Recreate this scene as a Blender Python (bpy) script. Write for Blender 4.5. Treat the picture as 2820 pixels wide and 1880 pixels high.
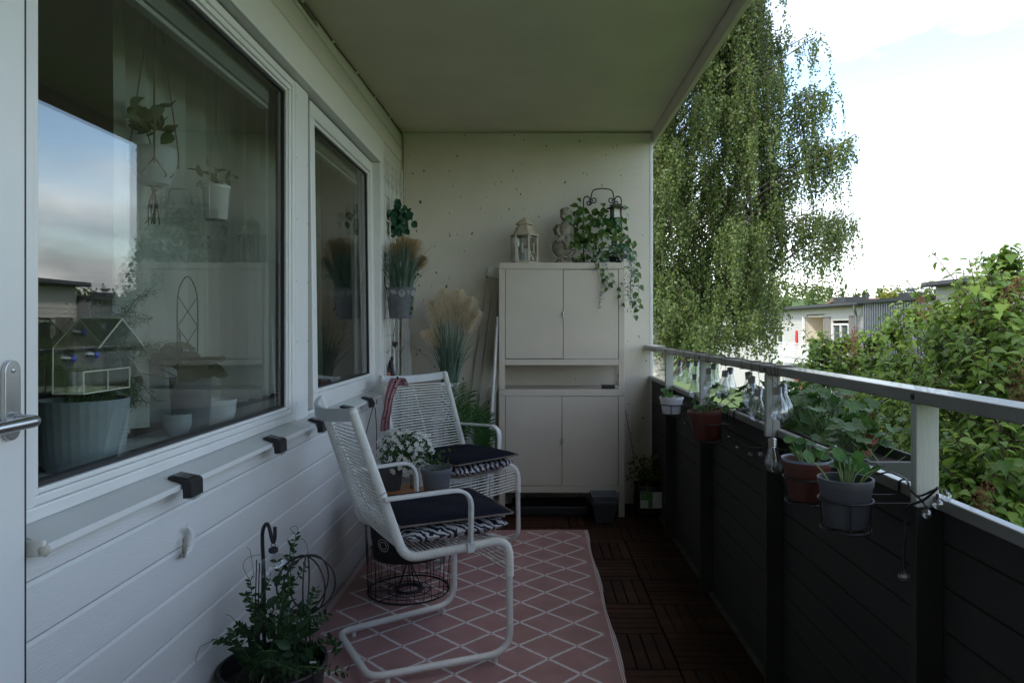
import bpy, math, random
import numpy as np
from mathutils import Vector, Matrix
R = math.radians
random.seed(7)
rng = np.random.default_rng(11)
scene = bpy.context.scene
col = scene.collection
for _o in list(bpy.data.objects):
    bpy.data.objects.remove(_o)

# ------------------------------------------------------------------ camera, sky, sun, exposure
CAM_H = 1.22
cam_data = bpy.data.cameras.new('camera')
cam = bpy.data.objects.new('camera', cam_data)
col.objects.link(cam)
cam.location = (0, 0, CAM_H)
cam.rotation_euler = (R(90), 0, 0)
cam_data.sensor_width = 36
cam_data.lens = 25.1
cam_data.shift_x = -0.0202
cam_data.shift_y = -0.01454
cam_data.clip_start = 0.02
cam_data.clip_end = 3000
scene.camera = cam

SUN_EL = 39
SUN = Vector((-0.62, -0.60, 0))
SUN.normalize()
SUN = Vector((SUN.x * math.cos(R(SUN_EL)), SUN.y * math.cos(R(SUN_EL)), math.sin(R(SUN_EL))))
world = bpy.data.worlds.new('World')
scene.world = world
world.use_nodes = True
wn, wl = world.node_tree.nodes, world.node_tree.links
wn.clear()
w_out = wn.new('ShaderNodeOutputWorld')
w_bg = wn.new('ShaderNodeBackground')
w_bg.inputs['Strength'].default_value = 0.1
w_sky = wn.new('ShaderNodeTexSky')
w_sky.sky_type = 'NISHITA'
w_sky.sun_disc = False
w_sky.sun_elevation = R(SUN_EL)
w_sky.sun_rotation = math.atan2(SUN.x, SUN.y)
w_sky.altitude = 50
w_sky.air_density = 1.1
w_sky.dust_density = 0.7
w_tc = wn.new('ShaderNodeTexCoord')
w_map = wn.new('ShaderNodeMapping')
w_map.inputs['Scale'].default_value = (1.0, 1.0, 2.6)
w_map.inputs['Location'].default_value = (0.2, 7.3, 4.1)
w_n = wn.new('ShaderNodeTexNoise')
w_n.inputs['Scale'].default_value = 1.7
w_n.inputs['Detail'].default_value = 9
w_n.inputs['Roughness'].default_value = 0.55
w_n.inputs['Distortion'].default_value = 0.35
w_r = wn.new('ShaderNodeValToRGB')
w_r.color_ramp.elements[0].position = 0.44
w_r.color_ramp.elements[1].position = 0.66
w_n2 = wn.new('ShaderNodeTexNoise')
w_n2.inputs['Scale'].default_value = 2.6
w_n2.inputs['Detail'].default_value = 6
w_cc = wn.new('ShaderNodeValToRGB')
w_cc.color_ramp.elements[0].position = 0.36
w_cc.color_ramp.elements[0].color = (0.20, 0.205, 0.22, 1)
w_cc.color_ramp.elements[1].position = 0.60
w_cc.color_ramp.elements[1].color = (1.0, 0.985, 0.97, 1)
w_gain = wn.new('ShaderNodeVectorMath')
w_gain.operation = 'SCALE'
w_gain.inputs['Scale'].default_value = 24.0
w_sg = wn.new('ShaderNodeVectorMath')
w_sg.operation = 'SCALE'
w_sg.inputs['Scale'].default_value = 2.4
w_mix = wn.new('ShaderNodeMix')
w_mix.data_type = 'RGBA'
wl.new(w_tc.outputs['Generated'], w_map.inputs['Vector'])
wl.new(w_map.outputs['Vector'], w_n.inputs['Vector'])
wl.new(w_map.outputs['Vector'], w_n2.inputs['Vector'])
wl.new(w_n.outputs['Fac'], w_r.inputs['Fac'])
wl.new(w_n2.outputs['Fac'], w_cc.inputs['Fac'])
wl.new(w_cc.outputs['Color'], w_gain.inputs[0])
wl.new(w_sky.outputs['Color'], w_sg.inputs[0])
wl.new(w_r.outputs['Color'], w_mix.inputs[0])
wl.new(w_sg.outputs['Vector'], w_mix.inputs[6])
wl.new(w_gain.outputs['Vector'], w_mix.inputs[7])
wl.new(w_mix.outputs[2], w_bg.inputs['Color'])
wl.new(w_bg.outputs['Background'], w_out.inputs['Surface'])

sun_data = bpy.data.lights.new('sun', 'SUN')
sun_data.energy = 2.3
sun_data.angle = R(3)
sun_data.color = (1.0, 0.95, 0.86)
sun = bpy.data.objects.new('sun', sun_data)
col.objects.link(sun)
sun.rotation_euler = (-SUN).to_track_quat('-Z', 'Y').to_euler()

vs = scene.view_settings
vs.view_transform = 'Standard'
vs.look = 'None'
vs.exposure = 0.84
vs.gamma = 1
vs.use_curve_mapping = False
scene.cycles.use_denoising = True
scene.cycles.max_bounces = 8
scene.cycles.diffuse_bounces = 5
scene.cycles.glossy_bounces = 4
scene.cycles.transmission_bounces = 4
scene.cycles.transparent_max_bounces = 24
scene.cycles.caustics_reflective = False
scene.cycles.caustics_refractive = False
scene.cycles.sample_clamp_indirect = 6

# ------------------------------------------------------------------ helpers
FPX, VPX, VPY = 1966.0, 1467.0, 899.0
def at(u, v, d):
    """a point of the place at depth d (metres along +Y)"""
    return Vector(((u - VPX) * d / FPX, d, CAM_H - (v - VPY) * d / FPX))
def lerp(a, b, t): return a + (b - a) * t
def V(*a): return Vector(a)

class MB:
    def __init__(s): s.v, s.f = [], []
    def add(s, vs_, fs):
        n = len(s.v); s.v.extend([tuple(p) for p in vs_]); s.f.extend([tuple(i + n for i in f) for f in fs]); return s
    def box(s, x0, x1, y0, y1, z0, z1):
        return s.add([(x0,y0,z0),(x1,y0,z0),(x1,y1,z0),(x0,y1,z0),(x0,y0,z1),(x1,y0,z1),(x1,y1,z1),(x0,y1,z1)],
                     [(3,2,1,0),(4,5,6,7),(0,1,5,4),(1,2,6,5),(2,3,7,6),(3,0,4,7)])
    def bar(s, p, q, w, h, up=(0,0,1)):
        p, q = Vector(p), Vector(q); t = (q - p).normalized(); up = Vector(up)
        a = t.cross(up)
        if a.length < 1e-5: a = t.cross(Vector((1,0,0)))
        a.normalize(); b = a.cross(t); a *= w/2; b *= h/2
        return s.add([p-a-b,p+a-b,p+a+b,p-a+b,q-a-b,q+a-b,q+a+b,q-a+b],
                     [(0,1,2,3),(7,6,5,4),(0,4,5,1),(1,5,6,2),(2,6,7,3),(3,7,4,0)])
    def prism(s, poly, y0, y1, fn=None):
        """poly in (a,b); extruded between two values; fn(a,b,t)->point"""
        n = len(poly); fn = fn or (lambda a,b,t: (a,t,b))
        vs_ = [fn(a,b,y0) for a,b in poly] + [fn(a,b,y1) for a,b in poly]
        return s.add(vs_, [tuple(range(n)), tuple(range(2*n-1,n-1,-1))] + [(i,i+n,(i+1)%n+n,(i+1)%n) for i in range(n)])
    def tube(s, pts, r, n=8, closed=False, cap=True):
        pts = [Vector(p) for p in pts]; m = len(pts)
        rr = r if isinstance(r, (list, tuple)) else [r]*m
        def tan(i):
            a = pts[(i-1) % m] if (closed or i > 0) else pts[i]
            b = pts[(i+1) % m] if (closed or i < m-1) else pts[i]
            t = b - a
            return t.normalized() if t.length > 1e-9 else Vector((0,0,1))
        t0 = tan(0); a = t0.orthogonal().normalized(); vs_ = []
        for i in range(m):
            t = tan(i); a = a - t * a.dot(t)
            if a.length < 1e-6: a = t.orthogonal()
            a.normalize(); b = t.cross(a)
            for k in range(n):
                c = 2*math.pi*k/n
                vs_.append(pts[i] + (a*math.cos(c) + b*math.sin(c))*rr[i])
        fs = []
        for i in range(m if closed else m-1):
            j = (i+1) % m
            for k in range(n):
                k2 = (k+1) % n
                fs.append((i*n+k, i*n+k2, j*n+k2, j*n+k))
        if cap and not closed:
            fs.append(tuple(range(n-1,-1,-1))); fs.append(tuple((m-1)*n+k for k in range(n)))
        return s.add(vs_, fs)
    def sweep(s, pts, prof, side):
        pts = [Vector(p) for p in pts]; m = len(pts); side = Vector(side).normalized(); n = len(prof); vs_ = []
        for i in range(m):
            t = (pts[min(i+1,m-1)] - pts[max(i-1,0)]).normalized()
            nn = t.cross(side).normalized()
            for a, b in prof: vs_.append(pts[i] + side*a + nn*b)
        fs = [(i*n+k, i*n+(k+1)%n, (i+1)*n+(k+1)%n, (i+1)*n+k) for i in range(m-1) for k in range(n)]
        fs += [tuple(range(n-1,-1,-1)), tuple((m-1)*n+k for k in range(n))]
        return s.add(vs_, fs)
    def lathe(s, prof, n=24, c=(0,0,0), sx=1, sy=1, a0=0.0, cap=True):
        c = Vector(c); vs_ = []
        for r, z in prof:
            for k in range(n):
                a = a0 + 2*math.pi*k/n
                vs_.append((c.x + r*sx*math.cos(a), c.y + r*sy*math.sin(a), c.z + z))
        m = len(prof)
        fs = [(i*n+k, i*n+(k+1)%n, (i+1)*n+(k+1)%n, (i+1)*n+k) for i in range(m-1) for k in range(n)]
        if cap: fs += [tuple(range(n-1,-1,-1)), tuple((m-1)*n+k for k in range(n))]
        return s.add(vs_, fs)
    def ball(s, c, rx, ry=None, rz=None, n=12, m=8):
        ry = ry or rx; rz = rz or rx; c = Vector(c)
        prof = [(math.sin(math.pi*(i+.0)/m), -math.cos(math.pi*i/m)) for i in range(m+1)]
        prof[0] = (0.02,-1); prof[-1] = (0.02,1)
        vs_ = [(c.x+r*rx*math.cos(2*math.pi*k/n), c.y+r*ry*math.sin(2*math.pi*k/n), c.z+z*rz) for r,z in prof for k in range(n)]
        fs = [(i*n+k, i*n+(k+1)%n, (i+1)*n+(k+1)%n, (i+1)*n+k) for i in range(m) for k in range(n)]
        fs += [tuple(range(n-1,-1,-1)), tuple(m*n+k for k in range(n))]
        return s.add(vs_, fs)
    def grid(s, fn, nu, nv):
        vs_ = [fn(i/nu, j/nv) for j in range(nv+1) for i in range(nu+1)]
        return s.add(vs_, [(j*(nu+1)+i, j*(nu+1)+i+1, (j+1)*(nu+1)+i+1, (j+1)*(nu+1)+i) for j in range(nv) for i in range(nu)])
    def mesh(s, name, mt, off=(0,0,0), smooth=False):
        ox, oy, oz = off
        me = bpy.data.meshes.new(name)
        me.from_pydata([(x-ox,y-oy,z-oz) for x,y,z in s.v], [], s.f)
        for m_ in (mt if isinstance(mt,(list,tuple)) else [mt]): me.materials.append(m_)
        if smooth: me.polygons.foreach_set('use_smooth', [True]*len(me.polygons))
        me.update()
        return me
    def build(s, name, mt, parent=None, base=None, smooth=False, bevel=0, local=False, kind=None):
        if parent is not None: off = OFF[parent.name]
        else: off = base if base is not None else (0,0,0)
        me = s.mesh(name, mt, off, smooth)
        o = link(name, me, parent)
        if parent is None and base is not None: o.location = base
        OFF[o.name] = off
        if smooth:
            try: me.set_sharp_from_angle(angle=R(40))
            except Exception: pass
        if bevel:
            b = o.modifiers.new('edge', 'BEVEL'); b.width = bevel; b.segments = 2; b.limit_method = 'ANGLE'; b.angle_limit = R(35)
            b.harden_normals = False
        if kind: o['kind'] = kind
        return o
OFF = {}
def link(name, data, parent=None):
    o = bpy.data.objects.new(name, data); col.objects.link(o)
    if parent is not None: o.parent = parent
    return o
def T(name, label, cat, loc=(0,0,0), rz=0.0, group=None, local=False):
    o = link(name, None); o.location = loc; o.rotation_euler = (0,0,rz); o.empty_display_size = .05
    o['label'] = label; o['category'] = cat
    if group: o['group'] = group
    OFF[o.name] = (0,0,0) if local else tuple(loc)
    return o
def tag(o, label, cat, group=None):
    o['label'] = label; o['category'] = cat
    if group: o['group'] = group
    return o
def struct(o): o['kind'] = 'structure'; return o
def copy_tree(o, parent=None):
    c = o.copy(); col.objects.link(c); c.parent = parent
    if parent is not None: c.matrix_parent_inverse = o.matrix_parent_inverse.copy()
    OFF[c.name] = OFF.get(o.name, (0,0,0))
    for ch in list(o.children): copy_tree(ch, c)
    return c
def fillet(pts, rad, n=7):
    pts = [Vector(p) for p in pts]; out = [pts[0]]
    for i in range(1, len(pts)-1):
        r = rad[i-1] if isinstance(rad,(list,tuple)) else rad
        p, a, b = pts[i], pts[i-1], pts[i+1]
        da, db = (a-p), (b-p); la, lb = da.length, db.length; da.normalize(); db.normalize()
        ang = da.angle(db); d = min(r/max(math.tan(ang/2),1e-3), la*.49, lb*.49)
        p0, p1 = p+da*d, p+db*d
        for k in range(n+1):
            t = k/n; out.append(p0*(1-t)**2 + p*2*t*(1-t) + p1*t*t)
    out.append(pts[-1]); return out
def catmull(pts, n=6):
    pts = [Vector(p) for p in pts]; P = [pts[0]*2-pts[1]] + pts + [pts[-1]*2-pts[-2]]; out = []
    for i in range(1, len(P)-2):
        for k in range(n):
            t = k/n; a,b,c,d = P[i-1],P[i],P[i+1],P[i+2]
            out.append(.5*((2*b)+(c-a)*t+(2*a-5*b+4*c-d)*t*t+(3*b-a-3*c+d)*t**3))
    out.append(pts[-1]); return out
def spiral(c, r0, r1, a0, turns, ax, az, n=26):
    ax, az, c = Vector(ax), Vector(az), Vector(c)
    return [c + ax*math.cos(a0+turns*2*math.pi*i/n)*lerp(r0,r1,i/n) + az*math.sin(a0+turns*2*math.pi*i/n)*lerp(r0,r1,i/n) for i in range(n+1)]

# ---- many small pieces in one mesh (numpy)
def frames(d, nrm):
    d = d/np.maximum(np.linalg.norm(d,axis=1,keepdims=True),1e-9)
    x = np.cross(d,nrm); ln = np.linalg.norm(x,axis=1,keepdims=True)
    x = np.where(ln>1e-6, x/np.maximum(ln,1e-9), np.array([[1.,0,0]])); n = np.cross(x,d)
    return np.stack([x,d,n],axis=2)
def scatter(name, tv, tf, pos, Rm, size, mt, parent=None, off=(0,0,0), kind=None, base=None):
    tv = np.asarray(tv,float); K, N = len(pos), len(tv)
    size = np.asarray(size,float).reshape(-1,1,1) if np.ndim(size) else np.full((K,1,1),float(size))
    if parent is not None: off = OFF[parent.name]
    if base is not None: off = base
    vv = np.einsum('kij,nj->kni', Rm, tv)*size + np.asarray(pos)[:,None,:] - np.asarray(off,float)
    nl = [len(f) for f in tf]; li = np.concatenate([np.array(f) for f in tf]); F = len(tf)
    me = bpy.data.meshes.new(name)
    me.vertices.add(K*N); me.vertices.foreach_set('co', vv.reshape(-1).astype(np.float32))
    loops = (li[None,:] + (np.arange(K)*N)[:,None]).reshape(-1)
    me.loops.add(len(loops)); me.loops.foreach_set('vertex_index', loops.astype(np.int32))
    tot = np.tile(np.array(nl),K); st = np.concatenate([[0],np.cumsum(tot)[:-1]])
    me.polygons.add(K*F); me.polygons.foreach_set('loop_start', st.astype(np.int32)); me.polygons.foreach_set('loop_total', tot.astype(np.int32))
    me.update(calc_edges=True); me.validate()
    me.materials.append(mt)
    o = link(name, me, parent); OFF[o.name] = off
    if base is not None: o.location = base
    if kind: o['kind'] = kind
    return o
def each(name, me, pos, Rm, size, parent):
    """one object for every piece, sharing the mesh"""
    off = Vector(OFF[parent.name])
    for p, m, s_ in zip(pos, Rm, size):
        o = link(name, me, parent)
        M4 = Matrix([list(m[0])+[0],list(m[1])+[0],list(m[2])+[0],[0,0,0,1]]) @ Matrix.Scale(float(s_),4)
        o.matrix_local = Matrix.Translation(Vector(p)-off) @ M4
        OFF[o.name] = (0,0,0)
def tmesh(name, t, mt, smooth=True):
    m = MB(); m.add(*t); return m.mesh(name, mt, smooth=smooth)
LEAF_HEART = ([(0,0,0),(-.24,.03,.09),(-.41,.24,.16),(-.35,.52,.13),(-.16,.80,-.01),(0,1.04,-.22),(.17,.80,-.03),(.36,.52,.09),(.40,.24,.13),(.24,.03,.08),(0,.35,.01),(0,.70,-.05)],
  [(0,10,1),(1,10,2),(2,10,3),(3,10,11,4),(4,11,5),(5,11,6),(6,11,10,7),(7,10,8),(8,10,9),(9,10,0)])
LEAF_OVAL = ([(0,0,0),(-.2,.25,.05),(-.24,.5,.06),(-.14,.8,.02),(0,1,-.06),(.14,.8,.02),(.24,.5,.06),(.2,.25,.05),(0,.4,0),(0,.7,-.01)],
  [(0,8,1),(1,8,2),(2,8,9,3),(3,9,4),(4,9,5),(5,9,8,6),(6,8,7),(7,8,0)])
LEAF_SMALL = ([(0,0,0),(-.36,.42,.05),(0,1,-.05),(.36,.42,.05),(0,.5,0)],[(0,4,1),(1,4,2),(2,4,3),(3,4,0)])
_rn = [(math.cos(2*math.pi*k/12)*.5*(1+.05*math.sin(k*2.6)), math.sin(2*math.pi*k/12)*.5*(1+.05*math.cos(k*1.7)), .06+.03*math.sin(k*2.1)) for k in range(12)]
LEAF_TINY = ([(0,0,0),(-.36,.42,.05),(0,1,-.05),(.36,.42,.05)],[(0,3,2,1)])
LEAF_ROUND = (_rn+[(0,0,0)], [(k,(k+1)%12,12) for k in range(12)])
_lb = [(math.cos(2*math.pi*k/20+.3)*.5*(1+.16*math.cos(5*2*math.pi*k/20)), math.sin(2*math.pi*k/20+.3)*.5*(1+.16*math.cos(5*2*math.pi*k/20)), .07+.05*math.sin(k*2.1)) for k in range(20)]
LEAF_LOBED = (_lb+[(0,0,0)], [(k,(k+1)%20,20) for k in range(20)])
def rdir(n, up=0.0, spread=1.0):
    v = rng.normal(size=(n,3))*spread; v[:,2] += up
    return v/np.linalg.norm(v,axis=1,keepdims=True)

# ------------------------------------------------------------------ materials
def nt(name):
    m = bpy.data.materials.new(name); m.use_nodes = True
    n = m.node_tree.nodes; n.clear()
    return m, n, m.node_tree.links
def mat(name, c, rough=.6, var=.08, scale=6.0, bump=0.0, bscale=120.0, metal=0.0, spec=.5, stretch=(1,1,1), c2=None, lo=.35, hi=.65, emit=None, coat=0):
    """principled with a noise-driven second tone and fine relief"""
    m, n, l = nt(name)
    o = n.new('ShaderNodeOutputMaterial'); b = n.new('ShaderNodeBsdfPrincipled')
    tc = n.new('ShaderNodeTexCoord'); mp = n.new('ShaderNodeMapping'); mp.inputs['Scale'].default_value = stretch
    l.new(tc.outputs['Object'], mp.inputs['Vector'])
    nz = n.new('ShaderNodeTexNoise'); nz.inputs['Scale'].default_value = scale; nz.inputs['Detail'].default_value = 6; nz.inputs['Roughness'].default_value = .6
    l.new(mp.outputs['Vector'], nz.inputs['Vector'])
    rp = n.new('ShaderNodeValToRGB'); rp.color_ramp.elements[0].position = lo; rp.color_ramp.elements[1].position = hi
    ca = tuple(x*(1-var) for x in c) if c2 is None else c2
    rp.color_ramp.elements[0].color = (*ca,1); rp.color_ramp.elements[1].color = (*[min(1,x*(1+var*.6)) if c2 is None else x for x in c],1)
    l.new(nz.outputs['Fac'], rp.inputs['Fac']); l.new(rp.outputs['Color'], b.inputs['Base Color'])
    b.inputs['Roughness'].default_value = rough; b.inputs['Metallic'].default_value = metal; b.inputs['Specular IOR Level'].default_value = spec
    if coat: b.inputs['Coat Weight'].default_value = coat
    if bump:
        nb = n.new('ShaderNodeTexNoise'); nb.inputs['Scale'].default_value = bscale; nb.inputs['Detail'].default_value = 4
        l.new(mp.outputs['Vector'], nb.inputs['Vector'])
        bp = n.new('ShaderNodeBump'); bp.inputs['Strength'].default_value = bump; bp.inputs['Distance'].default_value = .004
        l.new(nb.outputs['Fac'], bp.inputs['Height']); l.new(bp.outputs['Normal'], b.inputs['Normal'])
    l.new(b.outputs['BSDF'], o.inputs['Surface'])
    return m
def leafmat(name, c1, c2, trans=.3, rough=.5, c3=None, spec=.35):
    m, n, l = nt(name)
    o = n.new('ShaderNodeOutputMaterial'); b = n.new('ShaderNodeBsdfPrincipled'); t = n.new('ShaderNodeBsdfTranslucent'); mx = n.new('ShaderNodeMixShader')
    g = n.new('ShaderNodeNewGeometry'); oi = n.new('ShaderNodeObjectInfo')
    ad = n.new('ShaderNodeMath'); ad.operation = 'ADD'; fr = n.new('ShaderNodeMath'); fr.operation = 'FRACT'
    l.new(g.outputs['Random Per Island'], ad.inputs[0]); l.new(oi.outputs['Random'], ad.inputs[1]); l.new(ad.outputs[0], fr.inputs[0])
    rp = n.new('ShaderNodeValToRGB'); rp.color_ramp.elements[0].color = (*c1,1); rp.color_ramp.elements[1].color = (*c2,1)
    if c3:
        e = rp.color_ramp.elements.new(.93); e.color = (*c2,1); rp.color_ramp.elements[-1].color = (*c3,1)
    l.new(fr.outputs[0], rp.inputs['Fac'])
    nz = n.new('ShaderNodeTexNoise'); nz.inputs['Scale'].default_value = 9; tc = n.new('ShaderNodeTexCoord'); l.new(tc.outputs['Object'], nz.inputs['Vector'])
    hs = n.new('ShaderNodeHueSaturation'); mr = n.new('ShaderNodeMapRange'); mr.inputs['To Min'].default_value = .75; mr.inputs['To Max'].default_value = 1.25
    l.new(nz.outputs['Fac'], mr.inputs['Value']); l.new(mr.outputs['Result'], hs.inputs['Value']); l.new(rp.outputs['Color'], hs.inputs['Color'])
    l.new(hs.outputs['Color'], b.inputs['Base Color']); b.inputs['Roughness'].default_value = rough; b.inputs['Specular IOR Level'].default_value = spec
    h2 = n.new('ShaderNodeHueSaturation'); h2.inputs['Hue'].default_value = .485; h2.inputs['Value'].default_value = 1.35; l.new(hs.outputs['Color'], h2.inputs['Color'])
    l.new(h2.outputs['Color'], t.inputs['Color']); mx.inputs[0].default_value = trans
    l.new(b.outputs['BSDF'], mx.inputs[1]); l.new(t.outputs['BSDF'], mx.inputs[2]); l.new(mx.outputs[0], o.inputs['Surface'])
    return m
def glassmat(name, r0, tint=(1,1,1), rough=0.0, dirt=0.0):
    """thin clear pane: see-through plus mirror reflection that grows towards grazing angles"""
    m, n, l = nt(name)
    o = n.new('ShaderNodeOutputMaterial'); tr = n.new('ShaderNodeBsdfTransparent'); gl = n.new('ShaderNodeBsdfGlossy'); mx = n.new('ShaderNodeMixShader')
    tr.inputs['Color'].default_value = (*tint,1); gl.inputs['Roughness'].default_value = rough
    g = n.new('ShaderNodeNewGeometry'); dp = n.new('ShaderNodeVectorMath'); dp.operation = 'DOT_PRODUCT'
    l.new(g.outputs['Normal'], dp.inputs[0]); l.new(g.outputs['Incoming'], dp.inputs[1])
    def mth(op, a, bb=None):
        x = n.new('ShaderNodeMath'); x.operation = op
        for i, q in enumerate((a, bb)):
            if q is None: continue
            if isinstance(q,(int,float)): x.inputs[i].default_value = q
            else: l.new(q, x.inputs[i])
        return x.outputs[0]
    c = mth('ABSOLUTE', dp.outputs['Value']); p = mth('POWER', mth('SUBTRACT', 1.0, c), 5.0)
    f = mth('ADD', mth('MULTIPLY', p, 1-r0), r0)
    l.new(f, mx.inputs[0]); l.new(tr.outputs[0], mx.inputs[1]); l.new(gl.outputs[0], mx.inputs[2]); l.new(mx.outputs[0], o.inputs['Surface'])
    return m

M = {}
M['paint'] = mat('white_house_paint', (.71,.705,.69), .55, .05, 3, .25, 260, stretch=(1,.25,1))
M['cladding'] = mat('painted_cladding', (.665,.655,.635), .6, .09, 2.2, .35, 300, stretch=(1,.15,1.5))
M['frame'] = mat('window_frame_paint', (.75,.745,.735), .35, .03, 5, .05, 200)
M['seal'] = mat('black_rubber_seal', (.02,.02,.022), .6, .2)
M['sill'] = mat('sheet_metal_sill', (.58,.59,.575), .5, .08, 4, .05, 90, metal=.0)
M['glass'] = glassmat('window_glass', .13, (.93,.955,.94))
M['clear'] = glassmat('clear_glass', .11, (.93,.94,.95))
M['bulbglass'] = glassmat('bulb_glass', .20, (.90,.92,.93), .02)
M['acrylic'] = glassmat('clear_acrylic', .13, (.86,.89,.84), .05)
M['acrylic_edge'] = mat('acrylic_edge', (.42,.45,.36), .3, .1)
M['black'] = mat('black_plastic', (.012,.012,.014), .45, .2, 20, .1, 300)
M['iron'] = mat('black_iron', (.012,.012,.013), .5, .3, 30, .2, 200)
M['steel'] = mat('brushed_steel', (.55,.55,.56), .32, .06, 30, .05, 300, metal=1)
M['panel'] = mat('solar_panel', (.03,.03,.035), .25, .2)
M['rope'] = mat('white_cord', (.74,.73,.69), .5, .05, 40, .2, 500)
M['tube'] = mat('white_lacquered_tube', (.70,.70,.68), .35, .06, 12)
M['greyband'] = mat('grey_lacquer_band', (.52,.54,.55), .4, .05, 10)
M['navy'] = mat('navy_cushion_cloth', (.0065,.0075,.016), .9, .25, 30, .5, 900, spec=.15)
M['fringe'] = mat('cushion_fringe', (.16,.13,.12), .9, .3, 60)
M['cabinet'] = mat('beige_powder_coat', (.56,.50,.42), .42, .06, 3, .05, 700)
M['hinge'] = mat('zinc_catch', (.45,.44,.42), .4, .1, metal=.8)
M['dark_paint'] = mat('dark_grey_rail_paint', (.0235,.0215,.0195), .75, .40, 3, .35, 220, stretch=(1,.2,1))
M['rail_gloss'] = mat('glossy_grey_rail_paint', (.19,.185,.18), .36, .12, 6, .12, 160, stretch=(1,.2,1), coat=.2)
M['rail_white'] = mat('white_rail_paint', (.40,.41,.39), .4, .10, 5, .2, 200, stretch=(1,1,.2), lo=.3, hi=.6)
M['deck'] = mat('brown_stained_acacia', (.040,.0135,.006), .7, .45, 9, .4, 200, spec=.2, c2=(.016,.006,.003))
M['deck2'] = mat('brown_stained_acacia_light', (.062,.021,.0095), .7, .45, 9, .4, 200, spec=.2, c2=(.024,.009,.0045))
M['concrete'] = mat('raw_concrete', (.28,.275,.26), .85, .2, 5, .4, 90)
M['edge'] = mat('stained_slab_edge', (.075,.072,.066), .9, .4, 14, .5, 60)
M['soil'] = mat('potting_soil', (.022,.016,.012), .95, .4, 40, .9, 120)
M['terracotta'] = mat('terracotta_plastic', (.085,.019,.009), .5, .12, 12, .1, 150)
M['liner'] = mat('grey_blue_liner', (.20,.24,.29), .5, .1)
M['greypot'] = mat('grey_plastic_pot', (.125,.135,.15), .5, .08, 8, .05, 300)
M['greypot2'] = mat('warm_grey_plastic_pot', (.060,.062,.070), .5, .1, 8)
M['whitepot'] = mat('white_pot', (.72,.72,.74), .4, .04, 8)
M['zinc'] = mat('zinc_pot_metal', (.15,.155,.17), .55, .25, 14, .2, 80, metal=.25)
M['rose'] = mat('whitewash_relief', (.55,.55,.55), .7, .2, 30)
M['pale'] = mat('pale_cream_board', (.50,.47,.41), .6, .08, 4)
M['lantern'] = mat('distressed_cream_metal', (.50,.44,.34), .6, .15, 18, .3, 120, c2=(.38,.31,.20))
M['stone'] = mat('cast_stone', (.33,.30,.235), .85, .25, 25, .5, 130, c2=(.17,.15,.11), lo=.3, hi=.6)
M['candle'] = mat('white_candle', (.75,.74,.70), .5, .03)
M['tray'] = mat('orange_wood_tray', (.40,.16,.055), .45, .2, 12, .15, 80, stretch=(1,6,1))
M['rust'] = mat('rusty_heart', (.055,.03,.022), .85, .4, 30, .4, 90)
M['copper'] = mat('orange_tool_button', (.55,.20,.12), .4, .1)
M['scarf'] = mat('pink_scarf', (.33,.165,.18), .85, .12, 14, .3, 500)
M['sticker'] = mat('white_paper_label', (.62,.64,.62), .6, .04)
M['stickergreen'] = mat('green_print', (.06,.22,.07), .6, .1)
M['blind'] = mat('blind_slat', (.52,.55,.54), .5, .05)
M['room'] = mat('room_wall', (.40,.41,.38), .9, .05, 2)
M['roomdark'] = mat('room_furniture_dark', (.025,.025,.024), .8, .2, 4)
M['roomfloor'] = mat('room_floor_boards', (.22,.17,.12), .6, .2, 5)
M['ribpot'] = mat('grey_blue_ribbed_pot', (.40,.46,.48), .5, .06, 10)
M['bowlwhite'] = mat('white_ceramic', (.68,.70,.70), .25, .03)
M['twine'] = mat('brown_twine', (.22,.16,.12), .9, .2, 60)
M['siding'] = mat('far_house_siding', (.46,.45,.42), .7, .05, 1.2)
M['slatgrey'] = mat('far_grey_cladding', (.235,.24,.26), .55, .06, .8)
M['slatbrown'] = mat('far_brown_slats', (.22,.205,.19), .7, .1, 2)
M['roofdark'] = mat('dark_roof_felt', (.035,.036,.04), .7, .2, 2)
M['rooftile'] = mat('red_roof_tiles', (.20,.12,.095), .8, .2, 1.2)
M['farglass'] = mat('far_window_glass', (.05,.06,.07), .12, .1)
M['fartrim'] = mat('far_white_trim', (.66,.66,.64), .6, .05)
M['plaster'] = mat('cream_plaster', (.55,.50,.40), .8, .06, 1)
M['redthing'] = mat('red_canvas', (.45,.035,.035), .7, .1)
M['brownwood'] = mat('orange_brown_wood', (.24,.085,.035), .7, .2, 6)
M['lawn'] = mat('lawn_ground', (.085,.135,.028), .95, .3, .5, .4, 30, c2=(.055,.095,.02))
M['bark'] = mat('birch_bark', (.50,.47,.43), .85, .2, 3, .5, 20, stretch=(1,1,5), c2=(.10,.085,.075), lo=.38, hi=.5)
M['limb'] = mat('birch_limb_bark', (.20,.16,.13), .85, .3, 6, c2=(.06,.045,.035))
M['twig'] = mat('brown_twig', (.085,.055,.04), .85, .3, 8)
M['stem'] = mat('green_stem', (.10,.17,.05), .6, .2, 10)
M['stempale'] = mat('pale_green_stem', (.22,.30,.12), .5, .15, 10)
M['birch_leaf'] = leafmat('birch_leaves', (.046,.080,.021), (.142,.188,.050), .38, .45)
M['lilac_leaf'] = leafmat('lilac_leaves', (.072,.150,.026), (.210,.310,.058), .44, .42)
M['panicle'] = mat('dry_lilac_panicle', (.17,.075,.03), .9, .35, 30, c2=(.09,.042,.02))
M['forest'] = leafmat('forest_foliage', (.030,.065,.016), (.085,.115,.025), .2, .8)
M['yellow_tree'] = leafmat('yellow_green_foliage', (.12,.15,.025), (.22,.22,.04), .3, .7)
M['nast'] = leafmat('nasturtium_leaves', (.035,.11,.027), (.07,.18,.04), .4, .45)
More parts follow.
